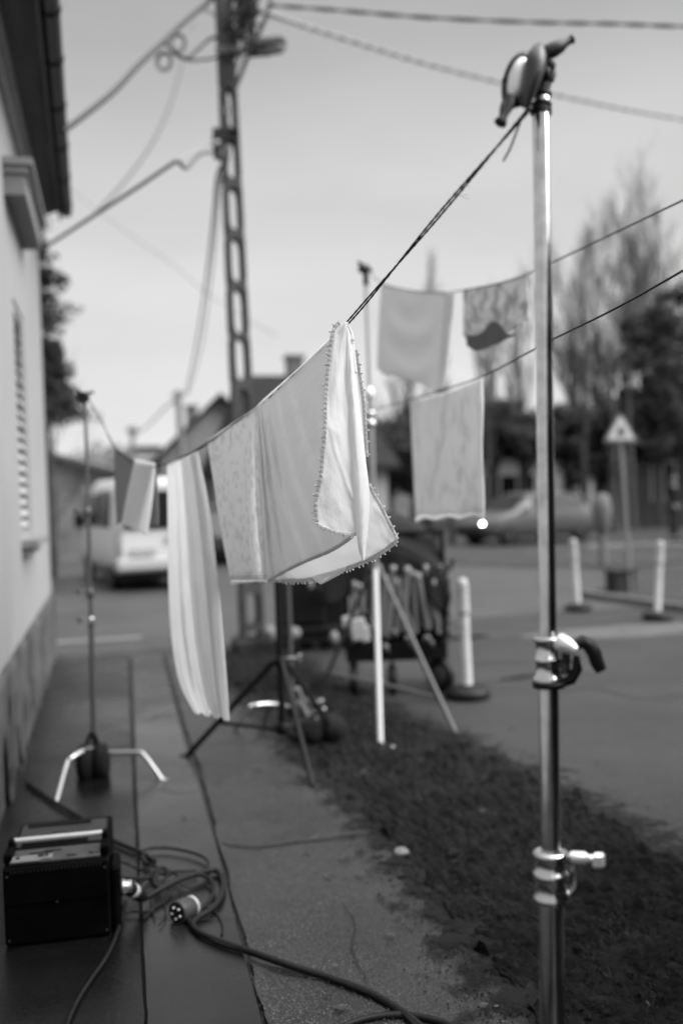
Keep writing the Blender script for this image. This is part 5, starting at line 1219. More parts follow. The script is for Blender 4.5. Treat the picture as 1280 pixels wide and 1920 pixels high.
# ------------------------------------------------------------------ equipment cart
kc = G(745, 1290); KD = 8.1
cart = thing('equipment_cart', tuple(at_d(745, KD)), 'black equipment cart hung with tubes and clamps behind the tallest stand', 'cart')
def KP(px, py, dd=0.0): return P(px, py, KD + dd)
def kz(py): return H(745, py, KD)
mb = MB(); x0, x1 = KP(648, 1200), KP(832, 1200); zz0 = kz(1222)
cc = (x0 + x1) / 2; wdt = (x1 - x0).length; kax = Vector((x1.x - x0.x, x1.y - x0.y, 0)).normalized(); kay = Vector((-kax.y, kax.x, 0))
def KB(mb, u, v, z, sx, sy, sz, bev=.01): mb.box(Vector((cc.x, cc.y, 0)) + kax * (u * wdt / 2) + kay * v + Vector((0, 0, z)), (sx, sy, sz), (kax, kay, tz), bev)
mb = MB(); KB(mb, 0, 0, .30, wdt, .55, .07); KB(mb, 0, -.26, .36, wdt, .03, .10); mb.build('deck', M_BLACK, cart)
mb = MB()
for u in (-.96, .96):
    for v in (-.24, .24): KB(mb, u, v, .80, .035, .035, .98, .004)
KB(mb, 0, -.24, 1.27, wdt, .035, .035, .004); KB(mb, 0, .24, 1.27, wdt, .035, .035, .004)
for u in (-.96, .96): KB(mb, u, 0, 1.27, .035, .5, .035, .004)
mb.build('frame', M_BLACK, cart)
mb = MB(); KB(mb, .1, .14, .72, wdt * .80, .16, .74, .03); KB(mb, -.5, .0, .46, wdt * .34, .40, .22, .02); KB(mb, .62, .0, .44, wdt * .3, .42, .16, .03); mb.build('storage_bag', M_BLACKCLOTH, cart)
# draped dark cover on top
cv = MB(); ctop = [KP(600, 1005), KP(655, 980), KP(705, 962), KP(750, 966), KP(795, 990), KP(828, 1022)]
def cvf(u, v):
    a = Vector(lerp_path([tuple(p) for p in ctop], u)); q = (v - .5) * 2
    drop = .0 + .22 * max(0, abs(q) - .55) / .45 + .02 * nz3(u * 8, v * 8)
    return a + kay * (q * .34) + Vector((0, 0, -drop - (.06 if q < 0 else 0) * abs(q)))
cv.grid(cvf, 30, 20)
def cvf2(u, v): # front valance
    a = cvf(u, 0); return a + Vector((0, 0, -(.24 + .05 * math.sin(u * 9)) * v)) + kay * (-.02 * math.sin(u * 25) * v)
cv.grid(cvf2, 40, 8); cv.build('rain_cover', mat('rain_cover_cloth', .016, rough=.8, spec=.2, bump=.2, bscale=10, bdist=.03), cart, solid=.004)
# hanging tubes
M_TUBE = mat('grey_tube', .22, rough=.45, metal=.4)
for i, (xa, ya, xb, yb, r_) in enumerate(((674, 1100, 682, 1150, .022), (684, 1092, 680, 1140, .020), (720, 1085, 716, 1190, .026), (736, 1066, 726, 1195, .028), (762, 1068, 756, 1182, .027), (783, 1080, 802, 1180, .026), (797, 1065, 812, 1160, .022), (742, 1090, 775, 1190, .02), (700, 1086, 698, 1180, .024), (750, 1080, 742, 1190, .02), (812, 1092, 822, 1188, .02), (664, 1096, 660, 1170, .02), (773, 1076, 780, 1186, .018))):
    mb = MB(); a, b = KP(xa, ya, -.32), KP(xb, yb, -.30); mb.tube([a, b], r_, 10); mb.lathe(a, (0, 0, 1), [(-.02, r_ * 1.2), (.02, r_ * 1.25), (.03, r_ * .6)], 10)
    mb.tube([a, a + kay * .12 + Vector((0, 0, .03))], .008, 6); mb.build('hanging_tube', M_TUBE, cart)
for i, (x, y, s) in enumerate(((800, 1197, .055), (775, 1212, .05), (722, 1211, .055), (738, 1185, .04), (825, 1064, .035), (763, 1195, .045), (808, 1205, .04), (690, 1091, .04), (722, 1103, .03))):
    mb = MB(); c = KP(x, y, -.33); mb.lathe(c - kax * s * .5, kax + tz * .4 * math.sin(i * 2.1), [(0, s * .3), (s * .2, s * .5), (s * .8, s * .5), (s, s * .3)], 10); mb.tube([c, c + Vector((0, 0, -s * .9)) + kax * s * .4], s * .18, 6); mb.tube([c, c + kay * .1], s * .15, 5); mb.build('clamp', mat('clamp_metal', .15, rough=.45, metal=.5), cart)
for (x, y, w_, h_) in ((672, 1180, .12, .17), (651, 1166, .08, .09), (684, 1188, .07, .13)):
    mb = MB(); c = KP(x, y, -.34); mb.box(c, (w_, .05, h_), ((kax + tz * .15).normalized(), kay, (tz - kax * .15).normalized()), bev=.01); mb.tube([c, c + kay * .12], .01, 6); mb.build('white_pouch', mat('pale_pouch', .42, rough=.8, var=.2, vscale=20), cart)
for u, v in ((-.86, -.22), (-.1, -.22), (.86, -.22), (.86, .22), (-.86, .22)):
    mb = MB(); c = Vector((cc.x, cc.y, 0)) + kax * (u * wdt / 2) + kay * v + Vector((0, 0, .115 if u < .8 else .13)); rr_ = c.z
    tyre_ax = kax if u < .8 else (kax * .7 + kay * .7).normalized()
    mb.lathe(c - tyre_ax * .035, tyre_ax, [(0, rr_ * .7), (.008, rr_ * .95), (.02, rr_), (.05, rr_), (.062, rr_ * .95), (.07, rr_ * .7)], 20); w_ = mb.build('wheel', M_RUBBER, cart)
    mb = MB(); mb.lathe(c - tyre_ax * .037, tyre_ax, [(0, rr_ * .3), (.002, rr_ * .6), (.072, rr_ * .6), (.074, rr_ * .3)], 14); mb.box(c + tz * rr_ * .8, (.02, .02, .2), bev=.004); mb.build('hub', mat('caster_metal', .08, rough=.5, metal=.4), w_)
mb = MB()
for q in range(7): mb.tube([KP(833 + 5 * math.sin(a * 2 + q) + q % 3 * 2, 1080 + q * 18 + 22 * math.sin(a) * .9, -.25 + .05 * math.cos(a)) for a in [2 * math.pi * i / 16 for i in range(17)]], .016, 6, caps=False)
mb.build('hanging_cable', M_RUBBER, cart)
mb = MB(); c = KP(828, 1066, -.2); mb.tube([c + kax * -.03, c + kax * .07, c + kax * .09 + tz * .07], .016, 8); mb.build('hook', M_BLACK, cart)
# second cart of black cases further back
QD = 10.4
case = thing('case_trolley', tuple(at_d(575, QD)), 'second black trolley stacked with covered cases, beside the concrete pole', 'trolley')
def QP(px, py, dd=0.0): return P(px, py, QD + dd)
qc = at_d(575, QD)
def QB(name, m, px, y0, y1, w_, d_, bev=.03, dd=0):
    mb = MB(); z1, z0 = H(px, y0, QD), max(.02, H(px, y1, QD)); c = at_d(px, QD + dd); mb.box(Vector((c.x, c.y, (z0 + z1) / 2)), (w_, d_, z1 - z0), (kax, kay, tz), bev); return mb.build(name, m, case)
QB('case', M_BLACKCLOTH, 560, 1040, 1168, .50, .5); QB('case', M_BLACKCLOTH, 612, 1030, 1180, .34, .45); QB('lower_case', M_BLACK, 580, 1168, 1192, .74, .5)
QB('deck', M_BLACK, 580, 1192, 1200, .82, .55, .005)
for x in (525, 565, 600, 640):
    mb = MB(); c = at_d(x, QD - .2); mb.lathe(Vector((c.x, c.y, .075)) - kay * .02, kay, [(0, .05), (.006, .073), (.034, .073), (.04, .05)], 16); w_ = mb.build('wheel', M_RUBBER, case); mb = MB(); mb.box(Vector((c.x, c.y, .13)), (.03, .05, .1), bev=.005); mb.build('fork', M_BLACK, w_)
for (x, y, s, sx) in ((505, 1185, .06, 1), (550, 1187, .06, 1.3), (626, 1195, .06, .8), (611, 1100, .07, 1.0), (582, 1096, .05, .6), (645, 1104, .06, 1.8)):
    mb = MB(); c = QP(x, y, -.36); mb.ball(c, s, 12, (sx, .7, 1.1)); mb.tube([c, c + kay * .15], .01, 5); mb.build('rolled_cloth', mat('pale_roll', .20, rough=.9), case)

# ------------------------------------------------------------------ bollards with round rubber feet
bl = thing('bollard', (0, 0, 0), '', 'bollard', 'white plastic bollards on the yard')
mb = MB(); mb.lathe((0, 0, 0), tz, [(0, .155), (.012, .172), (.05, .172), (.072, .155), (.085, .10), (.10, .05)], 32); bb = mb.build('rubber_base', M_RUBBER, bl, world=False)
mb = MB(); mb.lathe((0, 0, .085), tz, [(0, .05), (.01, .040), (.56, .038), (.565, .036)], 20); po = mb.build('post', M_WHITE, bl, world=False)
mb = MB(); mb.lathe((0, 0, .65), tz, [(0, .037), (.0, .047), (.01, .047), (.015, .045), (.20, .045), (.24, .042), (.262, .028), (.266, .01)], 20); hd_m = mb.build('head', M_WHITE, bl, world=False)
mb = MB(); mb.box((0, -.040, .765), (.026, .016, .13), bev=.007); mb.build('slot', mat('slot_shadow', .12, rough=.7), hd_m, world=False)
mb = MB(); mb.lathe((0, 0, .55), tz, [(0, .0395), (.06, .0395)], 20); mb.build('reflector_band', mat('reflector_grey', .55, rough=.4), po, world=False)
for k, (x, y, dx, lab) in enumerate(((877, 1308, -.03, 'nearest white bollard, on the asphalt right of the equipment cart'), (1083, 1145, -.02, 'white bollard just right of the chrome stand'), (1231, 1162, .02, 'white bollard at the right, in front of the veranda house'))):
    p = G(x, y); q = bl if k == 0 else copy_thing(bl, (p.x, p.y, .004)); q.location = (p.x, p.y, .004); q['label'] = lab
    q.rotation_euler = (R(1.2 * (k - 1)), R((1.1, 2.6, -5.0)[k]), R(160 + 10 * k))
gp = G(1130, 1061); gpo = thing('grey_post', (gp.x, gp.y, 0), 'slim grey marker post at the verge left of the warning sign', 'post')
mb = MB(); mb.tube([(0, 0, 0), (0, 0, 1.3)], [.075, .07], 12); mb.build('post', mat('post_grey', .14, rough=.8), gpo, world=False)
mb = MB(); mb.lathe((0, 0, .62), tz, [(0, .08), (.12, .16), (.5, .19), (.75, .15), (.8, .05)], 16); mb.build('wrapped_top', mat('faded_cover', .13, rough=.9), gpo, world=False)
rk = G(1163, 1112); rb = thing('concrete_block', (rk.x, rk.y, 0), 'dark square block on the verge at the foot of the warning sign', 'block')
mb = MB(); mb.box((0, 0, .17), (.34, .30, .30), bev=.02); mb.build('block', mat('dark_block', .02, rough=.9, var=.3), rb, world=False); mb = MB(); mb.box((0, 0, .335), (.38, .34, .03), bev=.008); mb.build('lid', mat('dark_block', .02), rb, world=False)

# warning sign
sg_ = G(1181, 1113); SD = ddep(sg_); sign = thing('warning_sign', (sg_.x, sg_.y, 0), 'triangular warning sign with a pale face and dark border on a thin leaning post', 'road sign')
stp = P(1161, 800, SD)
mb = MB(); mb.tube([sg_, stp + Vector((0, 0, -.05)), stp], .032, 12); mb.build('post', mat('sign_post', .20, rough=.6, metal=.2), sign)
sc3 = P(1162, 806, SD - .05); hh = 54 / F * SD; ww = 66 / F * SD
def tri(k, off, z=0): return [sc3 + Xv * (i * ww / 2 * k) + tz * (j * hh * k + z) - Yv * 0 + Vector((0, -off, 0)) for i, j in ((-.82, -.42), (.82, -.42), (.93, -.36), (.10, .54), (-.10, .54), (-.93, -.36))]
def triplate(k, o0, o1):
    m = MB(); a, b = tri(k, o0), tri(k, o1); n = 6; m.add(a + b, [list(range(n))[::-1], list(range(n, 2 * n))] + [(i, (i + 1) % n, n + (i + 1) % n, n + i) for i in range(n)]); return m
triplate(1.06, 0, .012).build('border', mat('sign_border', .13, rough=.5), sign); fa = triplate(.80, .013, .017).build('face', mat('sign_face', .62, rough=.5), sign)
m = MB(); q = Vector((0, -.019, 0))
for a, b, w_ in (((-.05, -.10), (0, .02), .022), ((.05, -.10), (0, .02), .022), ((-.07, -.115), (.07, -.115), .02), ((0, -.11), (0, .0), .03)):
    m.beam(sc3 + q + Xv * a[0] + tz * (a[1] + .04), sc3 + q + Xv * b[0] + tz * (b[1] + .04), w_, .003, up=Vector((0, 1, 0)))
m.build('symbol', mat('sign_symbol', .05, rough=.6), fa)
m = MB(); m.box(sc3 + Vector((0, .03, -.05)), (.10, .05, .06), bev=.005); m.build('bracket', M_STEEL, sign)

# ------------------------------------------------------------------ vehicles
def loft(mb, st, tr=1.0):
    """st: list of (x, half width, z bottom, z belt, z roof, roof half width factor)"""
    rings = []
    for x, w_, zb_, zm, zr, k in st:
        rings.append([Vector((x, s * a * w_, z)) for s, a, z in ((-1, .90, zb_), (-1, .99, zb_ + (zm - zb_) * .25), (-1, 1.0, zb_ + (zm - zb_) * .6), (-1, .97, zm), (-1, k * .97 + .02, zm + (zr - zm) * .75), (-1, k * .84, zr), (1, k * .84, zr), (1, k * .97 + .02, zm + (zr - zm) * .75), (1, .97, zm), (1, 1.0, zb_ + (zm - zb_) * .6), (1, .99, zb_ + (zm - zb_) * .25), (1, .90, zb_))])
    n = 12; vs = [p for r_ in rings for p in r_]
    mb.add(vs, [(i * n + j, i * n + (j + 1) % n, (i + 1) * n + (j + 1) % n, (i + 1) * n + j) for i in range(len(rings) - 1) for j in range(n)], True)
    mb.add(rings[0], [list(range(n))]); mb.add(rings[-1], [list(range(n))[::-1]])
def wheel(parent, x, y, r, w_=.2):
    mb = MB(); s = 1 if y > 0 else -1
    mb.lathe((x, y - s * w_, r), (0, s, 0), [(0, r * .7), (.02, r * .97), (.05, r), (w_ - .05, r), (w_ - .01, r * .96), (w_, r * .72)], 28); wo = mb.build('wheel', M_RUBBER, parent, world=False)
    mb = MB(); mb.lathe((x, y - s * .05, r), (0, s, 0), [(0, r * .66), (.035, r * .66), (.05, r * .58), (.03, r * .2), (.055, r * .12)], 24); mb.build('rim', mat('rim_metal', .12, rough=.4, metal=.5), wo, world=False)
def car(loc, rz, m, label, name='parked_car', lights=True):
    o = thing(name, loc, label, 'car', rz=rz)
    mb = MB(); loft(mb, [(-2.08, .62, .42, .66, .68, .9), (-2.0, .80, .28, .74, .80, .9), (-1.7, .86, .22, .86, .98, .92), (-1.25, .88, .2, .92, 1.34, .86), (-.7, .88, .2, .93, 1.44, .84), (.1, .88, .2, .92, 1.44, .84), (.55, .88, .2, .90, 1.30, .86), (1.05, .87, .2, .86, .96, .95), (1.6, .85, .22, .76, .82, .95), (1.95, .78, .28, .62, .70, .9), (2.08, .62, .38, .56, .60, .9)])
    mb.build('body', m, o, world=False)
    for s in (-1, 1):
        for x0, x1 in ((-1.35, -.42), (-.36, .42)):
            mb = MB()
            def f(u, v, s=s, x0=x0, x1=x1):
                x = x0 + (x1 - x0) * u; t = 1.0 if -1.0 < x < .3 else .72; z = .95 + (1.36 - .95) * v * t
                return Vector((x, s * (.862 - .125 * v * t), z))
            mb.grid(f, 6, 3, False); mb.build('side_window', M_GLASS, o, world=False, solid=.012)
    mb = MB(); mb.add([(1.08, -.70, .96), (1.08, .70, .96), (.52, .60, 1.36), (.52, -.60, 1.36)], [(0, 1, 2, 3)]); mb.build('windscreen', M_GLASS, o, world=False, solid=.02)
    mb = MB(); mb.add([(-1.66, -.68, .98), (-1.66, .68, .98), (-1.22, .58, 1.36), (-1.22, -.58, 1.36)], [(0, 1, 2, 3)]); mb.build('rear_window', M_GLASS, o, world=False, solid=.02)
    for s in (-1, 1):
        mb = MB(); mb.ball((1.93, s * .58, .60), .12, 14, (.7, 1.3, .7)); mb.build('headlight', mat('headlight_glass', .6, rough=.2), o, world=False)
        mb = MB(); mb.ball((.72, s * .95, .98), .09, 10, (.6, 1.1, .8)); mb.tube([(.72, s * .85, .95), (.72, s * .95, .98)], .025, 6); mb.build('mirror', m, o, world=False)
        mb = MB(); mb.box((-2.0, s * .62, .72), (.1, .22, .14), bev=.02); mb.build('tail_light', mat('lens_dark', .08, rough=.2), o, world=False)
    mb = MB(); mb.box((2.05, 0, .42), (.08, 1.1, .16), bev=.02); mb.box((0, 0, .26), (3.2, 1.5, .1)); mb.build('bumper_trim', M_BLACK, o, world=False)
    for x in (-1.28, 1.28):
        for s in (-1, 1): wheel(o, x, s * .86, .31)
    return o
M_SILVER = mat('silver_paint', .06, rough=.4, metal=.2, coat=.15); M_CARDARK = mat('dark_car_paint', .02, rough=.35, coat=.2)
cp_ = at_d(985, 28.5); car((cp_.x, cp_.y, 0), R(196), M_SILVER, 'silver car parked across the yard with one headlight lit, behind the chrome stand')
hl = MB(); c = P(896, 995, 26.6); hl.ball(c, .075, 12)
hlp = [o for o in bpy.data.objects if o.get('label', '').startswith('silver car')][0]
# the lit lamp sits in the car's own left headlight
hpos = [o for o in hlp.children if o.name.startswith('headlight')]
mb = MB(); mb.ball((2.0, .60, .61), .05, 12); mb.build('lit_bulb', mat('lit_bulb', 1, emit=26), hpos[1], world=False)
c2_ = at_d(408, 25); car((c2_.x, c2_.y, 0), R(96), M_CARDARK, 'dark car parked by the cottage, seen between the curtain and the mottled towel')

# white van seen from behind
vb = G(304, 1108); van = thing('white_van', (vb.x, vb.y, 0), 'white panel van seen from behind, parked on the street beyond the slim stand', 'van', rz=0)
VD = ddep(vb); vl, vr = G(214, 1108), G(352, 1103)
yaw = R(90 + 9)          # local +x = forward (away from the camera)
van.rotation_euler = (0, 0, yaw); van.scale = (1, .84, 1)
wv = .93
mb = MB(); loft(mb, [(-.02, .84 * wv, .50, 1.04, 1.86, .93), (.03, .97 * wv, .36, 1.04, 1.94, .93), (.3, wv, .32, 1.06, 1.98, .92), (2.6, wv, .32, 1.06, 2.0, .92), (3.3, wv, .32, 1.06, 1.96, .90), (4.0, wv * .98, .32, 1.06, 1.32, .92), (4.6, wv * .93, .36, .92, 1.02, .95), (4.85, wv * .8, .42, .70, .80, .9)])
mb.build('body', mat('van_paint', .56, rough=.5, coat=.1), van, world=False)
for y_, w_ in ((.24, .98), (-.60, .34)): mb = MB(); mb.box((-.045, y_, 1.42), (.03, w_, .66), bev=.012); mb.build('rear_window', M_GLASS, van, world=False)
mb = MB(); mb.box((-.035, -.40, 1.10), (.02, .014, 1.3)); mb.build('door_gap', M_BLACK, van, world=False)
mb = MB(); mb.box((-.035, 0, .48), (.10, 1.84, .22), bev=.04); mb.build('rear_bumper', mat('bumper_paint', .38, rough=.6), van, world=False)
mb = MB(); mb.box((-.06, .36, .70), (.02, .52, .13), bev=.004); mb.build('licence_plate', mat('plate_face', .36, rough=.5), van, world=False)
mb = MB(); mb.box((-.055, -.22, .92), (.03, .20, .11), bev=.01); mb.build('badge', mat('badge_grey', .42, rough=.5), van, world=False)
for s in (-1, 1):
    mb = MB(); mb.box((-.03, s * .85, .98), (.06, .10, .42), bev=.02); mb.build('tail_light', mat('lens_mid', .25 if s < 0 else .35, rough=.2), van, world=False)
    mb = MB(); mb.box((1.2, s * (wv * .955 + .008), 1.44), (1.2, .03, .66), bev=.01); mb.build('side_window', M_GLASS, van, world=False)
    for x_, l_ in ((2.5, 1.0), (3.45, .6)): mb = MB(); mb.box((x_, s * (wv * .955 + .008), 1.42), (l_ * 1.05, .03, .62), bev=.01); mb.build('side_window', M_GLASS, van, world=False)
    mb = MB(); mb.box((3.6, s * 1.08, 1.22), (.12, .2, .3), bev=.04); mb.tube([(3.6, s * .9, 1.15), (3.6, s * 1.08, 1.2)], .03, 6); mb.build('mirror', M_BLACK, van, world=False)
    for x in (.85, 3.95): wheel(van, x, s * .90, .33, .22)
mb = MB(); mb.box((2.3, 0, .26), (4.0, 1.6, .12)); mb.build('underbody', M_BLACK, van, world=False)

# unseen black truck, added so that the chrome stand mirrors a dark stripe
tk = thing('added_dark_truck', (2.75, -1.65, 0), 'unseen black truck added to put a dark stripe into the chrome stand', 'truck', rz=R(71.8))
mb = MB(); mb.box((.1, 0, 1.5), (10.0, 2.6, 2.0), bev=.04); mb.build('cargo_box', mat('black_truck_paint', .008, rough=.6, spec=.2), tk, world=False)
mb = MB(); loft(mb, [(-6.6, .9, .55, 1.0, 1.1, .9), (-6.3, .98, .5, 1.3, 1.7, .9), (-5.7, 1.0, .5, 1.3, 2.3, .9), (-4.95, 1.0, .5, 1.3, 2.3, .9)]); mb.build('cab', M_CARDARK, tk, world=False)
mb = MB(); mb.add([(-6.34, -.8, 1.40), (-6.34, .8, 1.40), (-5.8, .75, 2.15), (-5.8, -.75, 2.15)], [(0, 1, 2, 3)]); mb.build('windscreen', M_GLASS, tk, world=False, solid=.02)
for x in (-5.6, 2.2):
    for s in (-1, 1): wheel(tk, x, s * 1.05, .42, .26)

# ------------------------------------------------------------------ black ballast box and cable heap on the pavement
M_BOX = mat('scuffed_black_enamel', .003, rough=.55, var=.6, vscale=10, spec=.04)
z0_ = .034
bf = [G(16, 1776, z0_), G(204, 1754, z0_)]
bax = (bf[1] - bf[0]); bw_ = bax.length + .02; bax.normalize(); bay = Vector((-bax.y, bax.x, 0))
D0 = ddep(bf[0]); htop = H(38, 1628, D0) - z0_
bo = thing('ballast_box', tuple((bf[0] + bf[1]) / 2), 'black metal power box with a silver bar and label plate on top', 'power box')
orig = (bf[0] + bf[1]) / 2
def BX(u, v, z): return orig + bax * u + bay * v + Vector((0, 0, z))
bax3 = (bax, bay, tz)
BL_ = .56
mb = MB(); mb.box(BX(0, .10, htop / 2), (bw_, .20, htop), bax3, bev=.008); mb.box(BX(0, .2 + (BL_ - .2) / 2 + .002, htop * .47), (bw_ * .985, BL_ - .2, htop * .94), bax3, bev=.008); mb.box(BX(0, -.004, htop * .55), (bw_ * .98, .006, .006), bax3); body = mb.build('housing', M_BOX, bo)
mb = MB()
for u_, z_ in ((-.46, .9), (.46, .9), (-.46, .08), (.46, .08), (0, .52)): mb.lathe(BX(bw_ * u_, -.001, htop * z_), -bay, [(0, .004), (.003, .0035)], 8)
mb.build('corner_screws', M_STEEL, body)
mb = MB(); mb.box(BX(bw_ / 2 + .018, .12, htop * .42), (.036, .16, htop * .84), bax3, bev=.012); mb.build('side_panel', M_BOX, bo)
mb = MB(); mb.box(BX(-.005, .085, htop + .006), (bw_ * .86, .13, .012), bax3, bev=.003); pl_ = mb.build('label_plate', mat('dull_plate', .10, rough=.35, metal=.5, var=.35, vscale=14), bo)
mb = MB(); mb.tube([BX(-bw_ * .44, .16, htop + .045), BX(bw_ * .43, .16, htop + .045)], .010, 12); hb_ = mb.build('silver_bar', M_BRIGHT, bo)
for s in (-1, 1): mb = MB(); mb.box(BX(s * bw_ * .455, .15, htop + .022), (.022, .04, .07), bax3, bev=.006); mb.box(BX(s * bw_ * .462, .09, htop + .018), (.03, .10, .036), bax3, bev=.006); mb.build('bar_bracket', M_BOX, bo)
mb = MB(); mb.box(BX(-.085, .05, htop + .0145), (.14, .045, .004), bax3, bev=.001); mb.box(BX(-.105, .022, htop + .0145), (.10, .016, .004), bax3); lbm = mb.build('sticker', mat('pale_sticker', .22, rough=.6), pl_)
mb = MB()
for (u, v, w_, h_) in ((-.135, .05, .012, .02), (-.055, .055, .022, .02), (-.035, .055, .010, .02)): mb.box(BX(u, v, htop + .018), (w_, h_, .002), bax3)
for (u, v, w_, h_) in ((-.06, .10, .08, .008), (.05, .045, .035, .008), (.12, .05, .020, .010), (.14, .046, .010, .006), (-.02, .115, .06, .006)): mb.box(BX(u, v, htop + .0135), (w_, h_, .002), bax3)
mb.build('printed_mark', M_BLACK, pl_)
mb = MB(); mb.box(BX(0, .34, htop * .94 + .012), (bw_ * .9, .25, .022), bax3, bev=.006); rp_ = mb.build('rear_lid', mat('worn_black_lid', .022, rough=.4, var=.4, vscale=8), bo)
for v_ in (.225, .435): mb = MB(); mb.box(BX(-.02, v_, htop * .94 + .026), (bw_ * .66, .022, .006), bax3); mb.build('lid_slot', mat('slot_black', .002, rough=.9), rp_)
mb = MB(); rnd = random.Random(8)
for i in range(14): mb.box(BX(.0 + rnd.uniform(-.04, .045), .33 + rnd.uniform(-.035, .05), htop * .94 + .0255), (rnd.uniform(.004, .014), rnd.uniform(.004, .012), .0015), bax3)
mb.build('scrawled_mark', mat('chalk_mark', .12, rough=.9), rp_)
mb = MB()
for i in range(24): mb.box(BX(-bw_ * .42 + i * bw_ * .84 / 23, -.006, htop - .014), (.003, .003, .007), bax3)
mb.build('vent_slot', mat('vent_grey', .03, rough=.5), bo)
# socket and plug on the box side
sk = BX(bw_ / 2 + .036, .10, H(228, 1678, D0 + .1) - z0_)
mb = MB(); mb.lathe(sk, bax, [(0, .026), (.004, .030), (.012, .030), (.018, .024), (.04, .024)], 20); mb.build('socket', M_ALU, bo)

zc0 = .034
def GP(x, y, z=.012): return G(x, y, zc0 + z)
def cable(pts, r, label, name='power_cable', k=7, m=M_RUBBER, parent=None):
    mb = MB(); mb.tube(smooth_pts([GP(*p) if len(p) < 4 else P(p[0], p[1], p[2]) for p in pts], k), r, 10); o = mb.build(name, m, parent, loc=None if parent else GP(*pts[0][:2])); return tag(o, label, 'cable') if not parent else o
cable([(50, 1466), (72, 1482), (100, 1502), (130, 1520), (162, 1540), (180, 1556), (200, 1570), (235, 1586), (262, 1597), (278, 1606), (290, 1616)], .011, 'thick cable coming along the wall from behind the box into the cable heap')
cable([(270, 1685, .03), (300, 1668, .03), (330, 1652, .035), (365, 1640, .03), (395, 1632, .02), (410, 1636, .015), (418, 1655, .014), (414, 1680, .014), (398, 1703, .014), (375, 1718, .014), (363, 1728, .014), (363, 1738, .014), (380, 1752, .014), (420, 1768, .014), (470, 1785, .014), (530, 1806, .014), (600, 1828, -.0), (680, 1856, .0), (740, 1888, .0), (790, 1926, .0), (860, 1990, .0)], .0118, 'thickest cable looping from the plug round and away across the footpath', k=8)
cable([(352, 1722, .014), (365, 1742, .012), (400, 1764, .012), (440, 1778, .012), (500, 1795, .012), (560, 1815, .0), (620, 1835, .0), (700, 1867, .0), (760, 1905, .0), (800, 1950, .0)], .0085, 'thinner cable lying beside the thickest cable across the footpath')
cable([(600, 1960, -.005), (640, 1928, -.005), (680, 1912, -.005), (730, 1904, -.005), (780, 1906, -.005), (840, 1922, -.005), (900, 1960, -.005)], .0118, 'cable loop at the bottom edge of the picture')
cable([(236, 1690, .03), (228, 1722, .012), (215, 1762, .01), (198, 1797, .01), (175, 1830, .01), (152, 1865, .01), (135, 1898, .01), (122, 1935, .01), (110, 1990, .01)], .0075, 'thin cable running from the box down to the bottom left')
cable([(212, 1616, .10), (235, 1618, .05), (262, 1630, .02), (300, 1638, .02), (320, 1642, .03)], .0055, 'thin lead from the upper corner of the box into the heap')
cable([(218, 1645, .10), (245, 1646, .05), (280, 1645, .03), (305, 1636, .03), (330, 1634, .03), (368, 1632, .02)], .006, 'lead from the middle of the box into the heap')
cable([(290, 1648, .02), (268, 1602, .02), (275, 1592, .02), (310, 1590, .02), (345, 1595, .02), (378, 1605, .02), (390, 1618, .02), (386, 1635, .02), (370, 1642, .02)], .0065, 'cable making the wide loop at the top of the heap')
cable([(265, 1605, .03), (272, 1616, .03), (290, 1624, .03), (312, 1632, .03), (330, 1640, .03), (352, 1646, .03)], .0055, 'thin lead crossing the top of the heap')
cable([(300, 1628, .04), (290, 1650, .04), (295, 1662, .03), (320, 1655, .03), (345, 1640, .04), (375, 1640, .03), (392, 1648, .02), (400, 1662, .02), (398, 1680, .015), (385, 1698, .014), (370, 1708, .014)], .0085, 'second thick lead looping inside the larger loop')
cable([(325, 1655, .03), (318, 1672, .02), (300, 1690, .01), (280, 1712, .01), (268, 1722, .01)], .004, 'thin wire tail trailing left below the heap')
cable([(285, 1672, .02), (282, 1690, .01), (286, 1708, .01), (290, 1722, .01)], .0028, 'thin wire tail pointing down below the heap')
cable([(295, 1672, .02), (304, 1684, .01), (311, 1705, .01), (308, 1722, .01), (298, 1735, .01)], .0026, 'curved thin wire tail with a knotted end')
cable([(335, 1658, .02), (355, 1664, .01), (368, 1662, .01), (385, 1656, .01), (400, 1660, .01)], .0026, 'thin wire across the inside of the loop')
cable([(226, 1716, .012), (245, 1710, .01), (275, 1708, .01), (292, 1700, .01), (310, 1688, .01), (330, 1662, .02)], .004, 'thin lead from the lower corner of the box to the heap')
cable([(383, 1702, .0), (398, 1707, .0), (410, 1720, .0), (417, 1738, .0), (416, 1755, .0)], .0055, 'short curl of cable right of the five-pin plug')
cable([(250, 1660, .03), (265, 1655, .02), (278, 1640, .02), (300, 1626, .03), (318, 1636, .03), (300, 1655, .03), (280, 1662, .02), (262, 1672, .02)], .0055, 'tight tangle of lead in the middle of the heap')
# connector in the socket
mb = MB(); a, b = sk + bax * .02, GP(272, 1684, .03); ax = (b - a).normalized(); L_ = (b - a).length
mb.lathe(a, ax, [(0, .020), (.01, .026), (L_ * .7, .026), (L_ * .85, .020), (L_, .013)], 20); cn = tag(mb.build('cable_connector', M_RUBBER, loc=a), 'black connector with a white tape band pushed into the side of the box', 'connector')
mb = MB(); mb.lathe(a + ax * L_ * .25, ax, [(0, .0265), (.0, .0275), (.03, .0275), (.03, .0265)], 20); mb.build('tape_band', mat('white_tape', .5, rough=.7, var=.2, vscale=60), cn)
